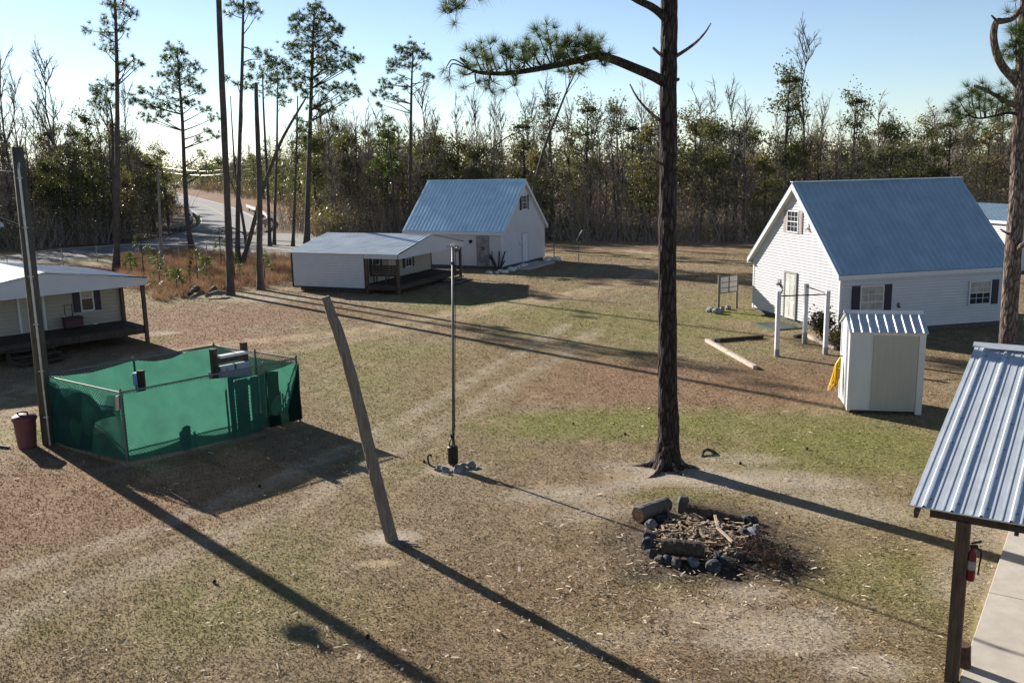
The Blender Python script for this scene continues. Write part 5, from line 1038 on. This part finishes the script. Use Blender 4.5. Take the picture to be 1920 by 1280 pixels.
far_pine('young pine with drooping needles among the woods left of the middle house', (742, 446), [(738, 380), (733, 300), (728, 240)], .15, .05, [(728, 225, 10), (715, 235, 9), (738, 240, 9), (722, 252, 11), (735, 265, 10), (712, 270, 9), (725, 285, 10), (705, 300, 9), (738, 295, 9), (745, 310, 9), (715, 315, 10), (730, 325, 10), (695, 320, 8)], 13)
far_pine('slender pine leaning right above the roof of the middle house', (985, 470), [(1003, 345), (1025, 265), (1045, 215), (1065, 165), (1080, 135)], .17, .045, [(1080, 132, 7), (1060, 135, 6), (1095, 130, 6), (1072, 140, 6), (1065, 122, 5)], 14, dens=.6, name='leaning_tree')
far_pine('dead trunk bowed to the right behind the middle house roof', (820, 446), [(850, 360), (875, 325), (910, 290), (950, 258), (990, 242)], .17, .03, [], 15, name='leaning_tree')
far_pine('pale dead trunk standing in the reddish grass beyond the left cabin', (303, 508), [(301, 440), (298, 370), (296, 315)], .13, .06, [], 16, mt=mat('pale dead wood', (.20, .19, .185), .85, var=.3, scale=4, bump=.4), name='dead_tree')
far_pine('bare twin forked tree beside the road junction', (464, 480), [(458, 430), (450, 380), (441, 320), (436, 250), (432, 180)], .15, .03, [], 17, [[(441, 320), (452, 260), (456, 200)], [(450, 380), (430, 330), (420, 270)], [(460, 440), (430, 425), (400, 432)], [(458, 450), (480, 420), (500, 410)]], name='bare_tree')
# young pines in the reddish sedge
def young_pine(label, px, py, h, seed):
    r_ = np.random.RandomState(seed); q = G(px, py); q = A_(q[0], q[1], 0); root = empty('pine_sapling', q, label, 'young tree', 'young pines in the reddish grass')
    MB().tube([q, q+A_(0, 0, h)], [.05, .02], 6).build('stem', M_TRUNK, root); cen = []; ax = []
    for z in np.linspace(.25, 1, 7):
        n_ = 1 if z > .97 else 5
        for k in range(n_):
            t = r_.uniform(0, 6.28); L = h*.26*(1.1-z)+.05; cen.append(q+A_(math.cos(t)*L, math.sin(t)*L, z*h)); ax.append(unit(A_(math.cos(t), math.sin(t), 1.1)))
    MB().addnp(tufts(np.array(cen), np.array(ax), 34, .42, .016, r_, .6), 3).build('needles', mat_young, root)
mat_young = leafmat('bright young needles', (.07, .11, .032), transl=.3, gloss=.2, scale=2)
for i, (px, py, h, lb) in enumerate(((270, 515, 2.9, 'tallest young pine in the reddish grass right of the left cabin roof'), (301, 545, 2.2, 'bushy young pine between left cabin corner and pale dead trunk'), (246, 508, 1.3, 'small young pine left of the tallest sapling'), (371, 530, 2.0, 'young pine in the middle of the reddish grass'), (388, 512, 1.1, 'tiny young pine right of the middle sapling'), (415, 495, 2.6, 'young pine left of the tallest bare trunk'), (441, 530, 2.0, 'young pine right beside the tallest bare trunk'), (497, 528, 1.9, 'young pine right of the broken dead trunk'), (332, 540, 1.2, 'low sapling right of the bushy young pine'))):
    young_pine(lb, px, py, h, 200+i)
# reddish sedge (uncountable)
def sedge():
    N = 1350; r_ = np.random.RandomState(31); poly = [(225, 470), (560, 482), (556, 520), (520, 535), (410, 548), (310, 565), (225, 535)]
    P = [G(*p)[:2] for p in poly]; xs_ = [p[0] for p in P]; ys_ = [p[1] for p in P]; out = []
    while len(out) < N:
        x, y = r_.uniform(min(xs_), max(xs_)), r_.uniform(min(ys_), max(ys_)); ins = False
        for (x0, y0), (x1, y1) in zip(P, P[1:]+P[:1]):
            if (y0 > y) != (y1 > y) and x < (x1-x0)*(y-y0)/(y1-y0)+x0: ins = not ins
        if ins and segdist(np.array([x]), np.array([y]), [tuple(a[:2]) for a in cl])[0] > 6: out.append((x, y, 0))
    cen = np.array(out); k = .6+.5*noise2(cen[:, 0], cen[:, 1], 5, .5); cen = cen[k > .25]; cen = np.repeat(cen, 3, 0)+r_.normal(size=(len(cen)*3, 3))*A_(.25, .25, 0)
    o = MB().addnp(tufts(cen, np.tile(A_(0, 0, 1.), (len(cen), 1)), 9, .68, .030, r_, .36), 3).build('sedge_grass', M_SEDGE)
    tag(o, 'tall reddish dry sedge between left cabin and middle cabin', 'grass', kind='stuff')
sedge()
for i, (p_, q_, lb) in enumerate((((355, 556), (375, 545), 'dark stump chunk in front of the tallest bare trunk'), ((385, 560), (425, 556), 'pale fallen branch below the tallest bare trunk'), ((395, 552), (405, 548), 'dark fallen bark lump left of the tallest bare trunk'))):
    a_, c_ = G(*p_)+A_(0, 0, .15), G(*q_)+A_(0, 0, .2); mb = MB(); mb.tube(spline([a_, mid(a_, c_, .5)+A_(0, 0, .1), c_], 4), [.12]*4+[.16]*3+[.1]*2, 7, jit=.2, rng=random.Random(i)); tag(mb.build('fallen_wood', M_TRUNK if i != 1 else M_GRWOOD, loc=a_), lb, 'fallen wood')
a_ = G(316, 538)+A_(0, 0, .2); c_ = a_+A_(.65, 0, .55); tag(MB().beam(a_, c_, .12, .03).build('white_board', M_TRIM, loc=a_), 'white board leaning in the reddish grass beside the bushy young pine', 'board')
# roadside chain link fence
fz = [G(-20, 500), G(60, 492), G(175, 483), G(240, 476), G(310, 475), G(338, 493), G(430, 490), G(553, 487)]
fz = [A_(p[0], p[1], 0) for p in (G(-30, 517), G(60, 506), G(119, 498), G(183, 492), G(262, 488), G(337, 490), G(443, 492), G(545, 492))]
rf_ = empty('roadside_fence', fz[0], 'grey chain link fence along the near edge of the road', 'fence'); mw = mat('pale wire', (.30, .31, .32), .5, .4)
rl = MB(); 
for p_, q_ in zip(fz[:-1], fz[1:]):
    rl.tube([p_+A_(0, 0, 1.3), q_+A_(0, 0, 1.3)], .025, 5); m_ = int(np.linalg.norm(q_-p_)/3)+1
    for i in range(m_): p = mid(p_, q_, i/m_); MB().tube([p, p+A_(0, 0, 1.34)], .035, 6).build('post', mw, rf_)
    for z in (.1, .4, .7, 1.0): rl.tube([p_+A_(0, 0, z), q_+A_(0, 0, z)], .006, 3, cap=False)
rl.build('rail', mw, rf_)
p = G(556, 492); sg_ = empty('gate_sign', G(466, 492), 'pale metal plate on the roadside fence beside the pine trunks', 'sign'); q = G(466, 492)
MB().obox(q+A_(-.25, -.06, .55), (.5, 0, 0), (0, .03, 0), (0, 0, .55)).build('plate', M_METAL, sg_); MB().tube([q+A_(0, .03, 0), q+A_(0, .03, 1.1)], .03, 6).build('post', M_PIPE, sg_)
# plants, stones and feeders by the middle house
q = G(933, 507); q = A_(q[0], q[1], 0); ya = empty('yucca', q, 'dark many armed yucca at the front corner of the middle house', 'plant'); mb = MB(); cen = []; ax = []
for k in range(7):
    t = rg.uniform(0, 6.28); tip = q+A_(math.cos(t)*.55, math.sin(t)*.25, rg.uniform(.5, 1.35)); mb.tube([q+A_(math.cos(t)*.1, 0, 0), mid(q, tip, .6)+A_(.05, 0, 0), tip], [.06, .05, .05], 6)
    for z in np.linspace(.45, 1, 5): cen.append(mid(q, tip, z)); ax.append(unit(tip-q))
mb.build('stems', M_TRUNK, ya); MB().addnp(tufts(np.array(cen), np.array(ax), 16, .18, .018, rg, .9), 3).build('leaves', mat('dark yucca leaves', (.035, .05, .035), .5, var=.3), ya)
for i, (px, py, r) in enumerate(((914, 512, .16), (919, 513, .22), (931, 513, .16), (938, 512, .25), (947, 513, .3), (958, 509, .36), (965, 506, .28), (972, 504, .25), (978, 502, .28), (985, 500, .26))):
    rock('rock', G(px, py), r, M_WSTONE, 300+i, label='%s whitish rock edging the bed at the middle house corner' % ('first', 'second', 'third', 'fourth', 'fifth', 'sixth', 'seventh', 'eighth', 'ninth', 'last')[i]+' counted from the left', group='whitish rocks edging the bed')
q = G(993, 499); P, u, n = H2['g0']; sl = P+u*((q-P)@u-2.2)+n*.3; tag(MB().obox(A_(sl[0], sl[1], 0), u*4.6, n*1.5, A_(0, 0, .12)).build('door_slab', M_CONC, loc=sl), 'low concrete slab outside the gable door of the middle house', 'slab')
for i, (px, py, r) in enumerate(((1026, 490, .35), (1034, 489, .28), (1043, 489, .38))): rock('rock', G(px, py), r, M_WSTONE, 330+i, label=('pale rock at the left of the feeder pole foot', 'small pale rock at the foot of the feeder pole', 'biggest pale rock right of the feeder pole foot')[i], group='rocks at the feeder pole')
for (px, py, h, lb, tilt) in ((1039, 489, 1.75, 'tall bird feeder pole with a tilted roof beside the middle house', .5), (1085, 491, 1.3, 'shorter bird house post standing alone right of the middle house', .9)):
    q = G(px, py); bh = empty('bird_feeder', q, lb, 'bird feeder'); MB().tube([q, q+A_(0, 0, h)], .035, 6).build('pole', M_GRWOOD, bh); mb = MB(); t = q+A_(0, 0, h)
    mb.obox(t+A_(-.16, -.14, 0), (.32, 0, 0), (0, .28, 0), (0, 0, .16)); mb.add([t+A_(-.25, -.2, .12), t+A_(-.25, .2, .12), t+A_(.25, .2, .12+tilt), t+A_(.25, -.2, .12+tilt), t+A_(-.2, -.2, .08), t+A_(-.2, .2, .08), t+A_(.3, .2, .08+tilt), t+A_(.3, -.2, .08+tilt)], [(0, 1, 2, 3), (7, 6, 5, 4), (0, 3, 7, 4), (1, 5, 6, 2), (3, 2, 6, 7), (0, 4, 5, 1)]); mb.build('feeder_house', M_GRWOOD, bh)

# ================================================================== THE WOODS
def evergreen_proto(seed, h, leafm, w_=.24):
    r_ = np.random.RandomState(seed); root = empty('evergreen_tree', (0, 0, 0), 'x', 'tree'); LOC[root.name] = A_(0, 0, 0); tr = MB(); lean = r_.normal(size=2)*.03*h
    T = lambda z: A_(lean[0]*(z/h)**2, lean[1]*(z/h)**2, z)
    P = [T(z) for z in np.linspace(0, h*.95, 8)]; tr.tube(P, np.linspace(.018*h, .02, 8), 7); cen = []
    for k in range(26):
        z0 = h*r_.uniform(.12, .9); t = r_.uniform(0, 6.28); L = h*w_*r_.uniform(.45, 1.1)*(1.15-.75*(z0/h)); p0 = T(z0); p1 = p0+A_(math.cos(t)*L, math.sin(t)*L, L*r_.uniform(.2, .9)); tr.tube([p0, mid(p0, p1, .5)-A_(0, 0, .05*L), p1], [.012*h*.6, .03, .012], 4, cap=False)
        m_ = int(r_.uniform(85, 200)); s_ = L*.36
        c = p1+r_.normal(size=(m_, 3))*A_(s_, s_, s_*.75)-(p1-p0)*r_.uniform(0, .45, (m_, 1)); cen.append(c)
    c = T(h*.95)+r_.normal(size=(90, 3))*A_(h*.03, h*.03, h*.05); cen.append(c); cen = np.vstack(cen); cen = cen[cen[:, 2] > .3]
    tr.build('trunk', M_TRUNK, root); MB().addnp(leaf_quads(cen, .105, r_, .6), 4).build('crown', leafm, root); return root
def bare_proto(seed, h, wide=.5):
    r_ = np.random.RandomState(seed); root = empty('bare_tree', (0, 0, 0), 'x', 'tree'); LOC[root.name] = A_(0, 0, 0); tr = MB(); tw_ = MB()
    P = [A_(0, 0, 0)]; 
    for i in range(1, 9): P.append(A_(P[-1][0]+r_.normal()*.012*h, P[-1][1]+r_.normal()*.012*h, h*i/8))
    P = np.array(P); tr.tube(P, np.linspace(.012*h, .012, 9), 7)
    def grow(p, d, L, r, lev):
        p1 = p+d*L*.5+r_.normal(size=3)*L*.05; p2 = p1+unit(d+A_(0, 0, .25))*L*.5; (tr if lev == 0 else tw_).tube([p, p1, p2], [r, r*.7, r*.35], 4 if lev == 0 else 3, cap=False)
        if lev >= 2: return
        for k in range(6 if lev == 0 else 5):
            t = r_.uniform(.25, 1); b_ = p+(p1-p)*min(1, t*2) if t < .5 else p1+(p2-p1)*(t*2-1); nd = unit(d+r_.normal(size=3)*.55+A_(0, 0, .25)); grow(b_, nd, L*r_.uniform(.3, .55), max(.006, r*.45), lev+1)
    for k in range(26):
        t = r_.uniform(.25, .98); i = t*8; a_ = int(i); p = P[a_]+(P[min(8, a_+1)]-P[a_])*(i-a_); az = r_.uniform(0, 6.28); grow(p, unit(A_(math.cos(az)*wide, math.sin(az)*wide, r_.uniform(.5, 1.1))), h*r_.uniform(.12, .28)*(1.2-t*.7), .0035*h, 0)
    tr.build('trunk', M_TRUNK, root); tw_.build('crown', M_TWIG, root); return root
EV = [evergreen_proto(400+i, h, M_LEAF if i % 3 else M_LEAF2, w_) for i, (h, w_) in enumerate(((11, .20), (9.5, .26), (12.5, .17), (8, .28), (10.5, .22)))]
EVH = [11, 9.5, 12.5, 8, 10.5]
BT = [bare_proto(450+i, h, w_) for i, (h, w_) in enumerate(((12, .55), (14, .4), (10, .7), (12.5, .5)))]; BTH = [12, 14, 10, 12.5]
used = {}
def place(protos, i, x, y, s_, rz, label, group, sxy=1.):
    o = protos[i]
    if used.get(o.name): o = copy_tree(o)
    else: used[o.name] = 1
    o.location = (x, y, 0); o.rotation_euler = (0, 0, rz); o.scale = (s_*sxy, s_*sxy, s_); tag(o, label, None, group); return o
r_ = np.random.RandomState(91)
EDGE = [G(0, 468)[:2], G(150, 460)[:2], G(258, 447)[:2]]
edgeR = [(-30, 128), (-24, 112), (-20, 97), (-10, 95.5), (4.5, 88), (19.5, 81), (36, 84.5), (49, 88), (90, 96)]
def edge_y(x): return np.interp(x, [p[0] for p in edgeR], [p[1] for p in edgeR])
spots = []
def try_spot(x, y, dmin):
    for a_ in spots:
        if (a_[0]-x)**2+(a_[1]-y)**2 < dmin*dmin: return False
    spots.append((x, y)); return True
for p in ((-20.6, 92.4), (-10.6, 94), (-12, 94)): spots.append(p)
clxy = [tuple(p[:2]) for p in cl]
def inside_view_gap(x, y):
    "the opening along the road kept clear"
    return segdist(np.array([x]), np.array([y]), clxy)[0] < 7.5
def fill(n, xr, depth, ey, dmin):
    c_ = 0; tries = 0
    while c_ < n and tries < 20000:
        tries += 1; x = r_.uniform(*xr); y = ey(x)+r_.uniform(0, 1)**1.3*depth
        if inside_view_gap(x, y) or not try_spot(x, y, dmin): continue
        c_ += 1; yield x, y, y-ey(x)
names_e = ('dark leafed evergreen', 'olive leafed evergreen', 'narrow glossy evergreen', 'low bushy evergreen', 'mid height evergreen')
names_b = ('leafless grey hardwood', 'tall slender leafless tree', 'spreading leafless tree', 'leafless twiggy hardwood')
def plant(x, y, kind, s_, where):
    if kind == 'e': i = r_.randint(5); place(EV, i, x, y, s_*r_.uniform(.85, 1.15), r_.uniform(0, 6.28), '%s in the woods %s' % (names_e[i], where), '%s trees %s' % (names_e[i], where), r_.uniform(.85, 1.2))
    else: i = r_.randint(4); place(BT, i, x, y, s_*r_.uniform(.85, 1.15), r_.uniform(0, 6.28), '%s in the woods %s' % (names_b[i], where), '%s trees %s' % (names_b[i], where), r_.uniform(.8, 1.1))
def where_right(x, y):
    px = proj_px((x, y, 6))[0]
    return 'left of the middle house' if px < 760 else 'behind the middle house' if px < 1035 else 'between the two white houses' if px < 1450 else 'behind the right house'
for x, y, d in fill(195, (-30, 72), 26, edge_y, 2.0):
    px = proj_px((x, y, 6))[0]; tall = 1.05 if 1380 < px else 1.12
    if r_.uniform() < .36: plant(x, y, 'e', .86*tall+.006*d, where_right(x, y))
    else: plant(x, y, 'b', .80*tall+.006*d, where_right(x, y))
def edge_l(x): return np.interp(x, [-95, -70, -48, -42, -40], [70, 84, 90, 94, 103])
for x, y, d in fill(150, (-92, -40), 36, edge_l, 1.75):
    if r_.uniform() < .52: plant(x, y, 'e', .95, 'at the left across the road')
    else: plant(x, y, 'b', .90+.012*d, 'at the left across the road')
# lining both sides of the far road
kk = 0; tries = 0
while kk < 120 and tries < 6000:
    tries += 1; yv = 98+r_.uniform(0, 1)**1.2*260; t = int(np.argmin(np.abs(cl[:, 1]-yv))); p = cl[t]; d = unit(cl[t+1]-cl[t-1]); n = A_(d[1], -d[0], 0); sd = 1 if r_.uniform() < .68 else -1
    off = r_.uniform(14 if yv > 130 else 9, 34) if sd > 0 else r_.uniform(7.5, 22); c = p+n*sd*off
    if not inside_view_gap(c[0], c[1]) and try_spot(c[0], c[1], 2.2): kk += 1; plant(c[0], c[1], 'e' if r_.uniform() < .62 else 'b', 1.0, 'along the far road')
for px, D, s_, i in ((1465, 93, 1.30, 2), (1590, 92, 1.10, 2)): x = G(px, 455)[0]/G(px, 455)[1]*D; place(EV, i, x, D, s_, px, 'evergreen rising above the woods behind the right house ridge, %s' % {1465: 'the tallest one', 1490: 'beside the bare treetop', 1590: 'the dark rightmost one'}[px], None)
for px, D, s_, i, lb in ((1512, 94, 1.32, 1, 'tallest leafless tree above the ridge of the right house'), (30, 95, 1.32, 1, 'tall leafless tree rising behind the top of the utility pole'), (118, 98, 1.22, 3, 'forked leafless tree between utility pole and thin pine'), (135, 97, 1.30, 1, 'leafless treetop left of the thin pine'), (270, 108, 1.1, 2, 'spreading leafless tree left of the full crowned pine'), (790, 97, 1.05, 1, 'leafless tree just right of the round crowned pine'), (1120, 97, 1.05, 0, 'pale leafless tree above the woods left of the big pine'), (1665, 90, 1.05, 2, 'pale leafless tree behind the right half of the right house roof')):
    x = G(px, 460)[0]/G(px, 460)[1]*D; place(BT, i, x, D, s_, px*.1, lb, None)
for o in EV+BT:
    if not used.get(o.name): 
        for ch in list(o.children): bpy.data.objects.remove(ch)
        bpy.data.objects.remove(o)
# tangled brush along the edge of the woods (uncountable)
def brush():
    cen = []; tw_ = MB(); tws = []
    def clump(x, y, h, wd, n_):
        c = A_(x, y, h*.45)+r_.normal(size=(n_, 3))*A_(wd*.45, wd*.45, h*.30); c = c[(c[:, 2] > .1) & (c[:, 2] < h*1.2)]; return c
    A1 = []; A2 = []
    for k in range(560):
        x = r_.uniform(-24, 72); d = r_.uniform(0, 1)**2*11; y = edge_y(x)+d-1.2
        if inside_view_gap(x, y): continue
        h = r_.uniform(1.2, 3.4)+d*.38; (A1 if r_.uniform() < .74 else A2).append(clump(x, y, h, h*.5, 100)); tws.append((x, y, h))
    for k in range(480):
        x = r_.uniform(-92, -40.5); d = r_.uniform(0, 1)**1.5*16; y = edge_l(x)+d-1.5
        if inside_view_gap(x, y): continue
        h = r_.uniform(1.4, 3.8)+d*.24; (A1 if r_.uniform() < .5 else A2).append(clump(x, y, h, h*.55, 95)); tws.append((x, y, h))
    for k in range(330):
        yv = 108+r_.uniform(0, 1)**1.4*230; t = int(np.argmin(np.abs(cl[:, 1]-yv))); p = cl[t]; d = unit(cl[t+1]-cl[t-1]); n = A_(d[1], -d[0], 0); sd = 1 if r_.uniform() < .75 else -1
        c = p+n*sd*(r_.uniform(12 if yv > 140 else 8, 26) if sd > 0 else r_.uniform(7.5, 16)); h = r_.uniform(2, 5); (A1 if r_.uniform() < .45 else A2).append(clump(c[0], c[1], h, h*.6, 95)); tws.append((c[0], c[1], h))
    o = MB().addnp(leaf_quads(np.vstack(A1), .13, r_, .45), 4).build('underbrush', M_BRUSH); tag(o, 'brown tangled brush along the foot of the woods', 'brush', kind='stuff')
    o = MB().addnp(leaf_quads(np.vstack(A2), .15, r_, .55), 4).build('underbrush', M_LEAF2); tag(o, 'olive green bushes mixed along the foot of the woods', 'brush', kind='stuff')
    st = []
    for x, y, h in tws:
        for j in range(22):
            p = A_(x+r_.normal()*h*.35, y+r_.normal()*h*.35, 0); d = unit(A_(r_.normal()*.35, r_.normal()*.35, 1)); L = h*r_.uniform(.6, 1.9); s_ = A_(d[2], 0, -d[0])*r_.uniform(.010, .025); st.append([p-s_, p+s_, p+d*L])
    o = MB().addnp(np.array(st), 3).build('thicket_stems', M_TWIG); tag(o, 'thin bare stems standing in the brush of the wood edge', 'brush', kind='stuff')
brush()
# distant woods closing the view
def far_woods():
    N = 900; C = []
    for k in range(N):
        x = r_.uniform(-420, 260); y = r_.uniform(330, 460) if x < -40 else r_.uniform(125, 330)
        if x > -40 and y < 140+abs(x)*.1: y += 30
        if inside_view_gap(x, y): continue
        h = r_.uniform(8, 13); n_ = 170; c = A_(x, y, h*.5)+r_.normal(size=(n_, 3))*A_(h*.16, h*.16, h*.25); C.append(c[c[:, 2] > .2])
    o = MB().addnp(leaf_quads(np.vstack(C), .38, r_, .6), 4).build('far_woods', M_LEAF); tag(o, 'continuous distant woods beyond the end of the road', 'woods', kind='stuff')
far_woods()
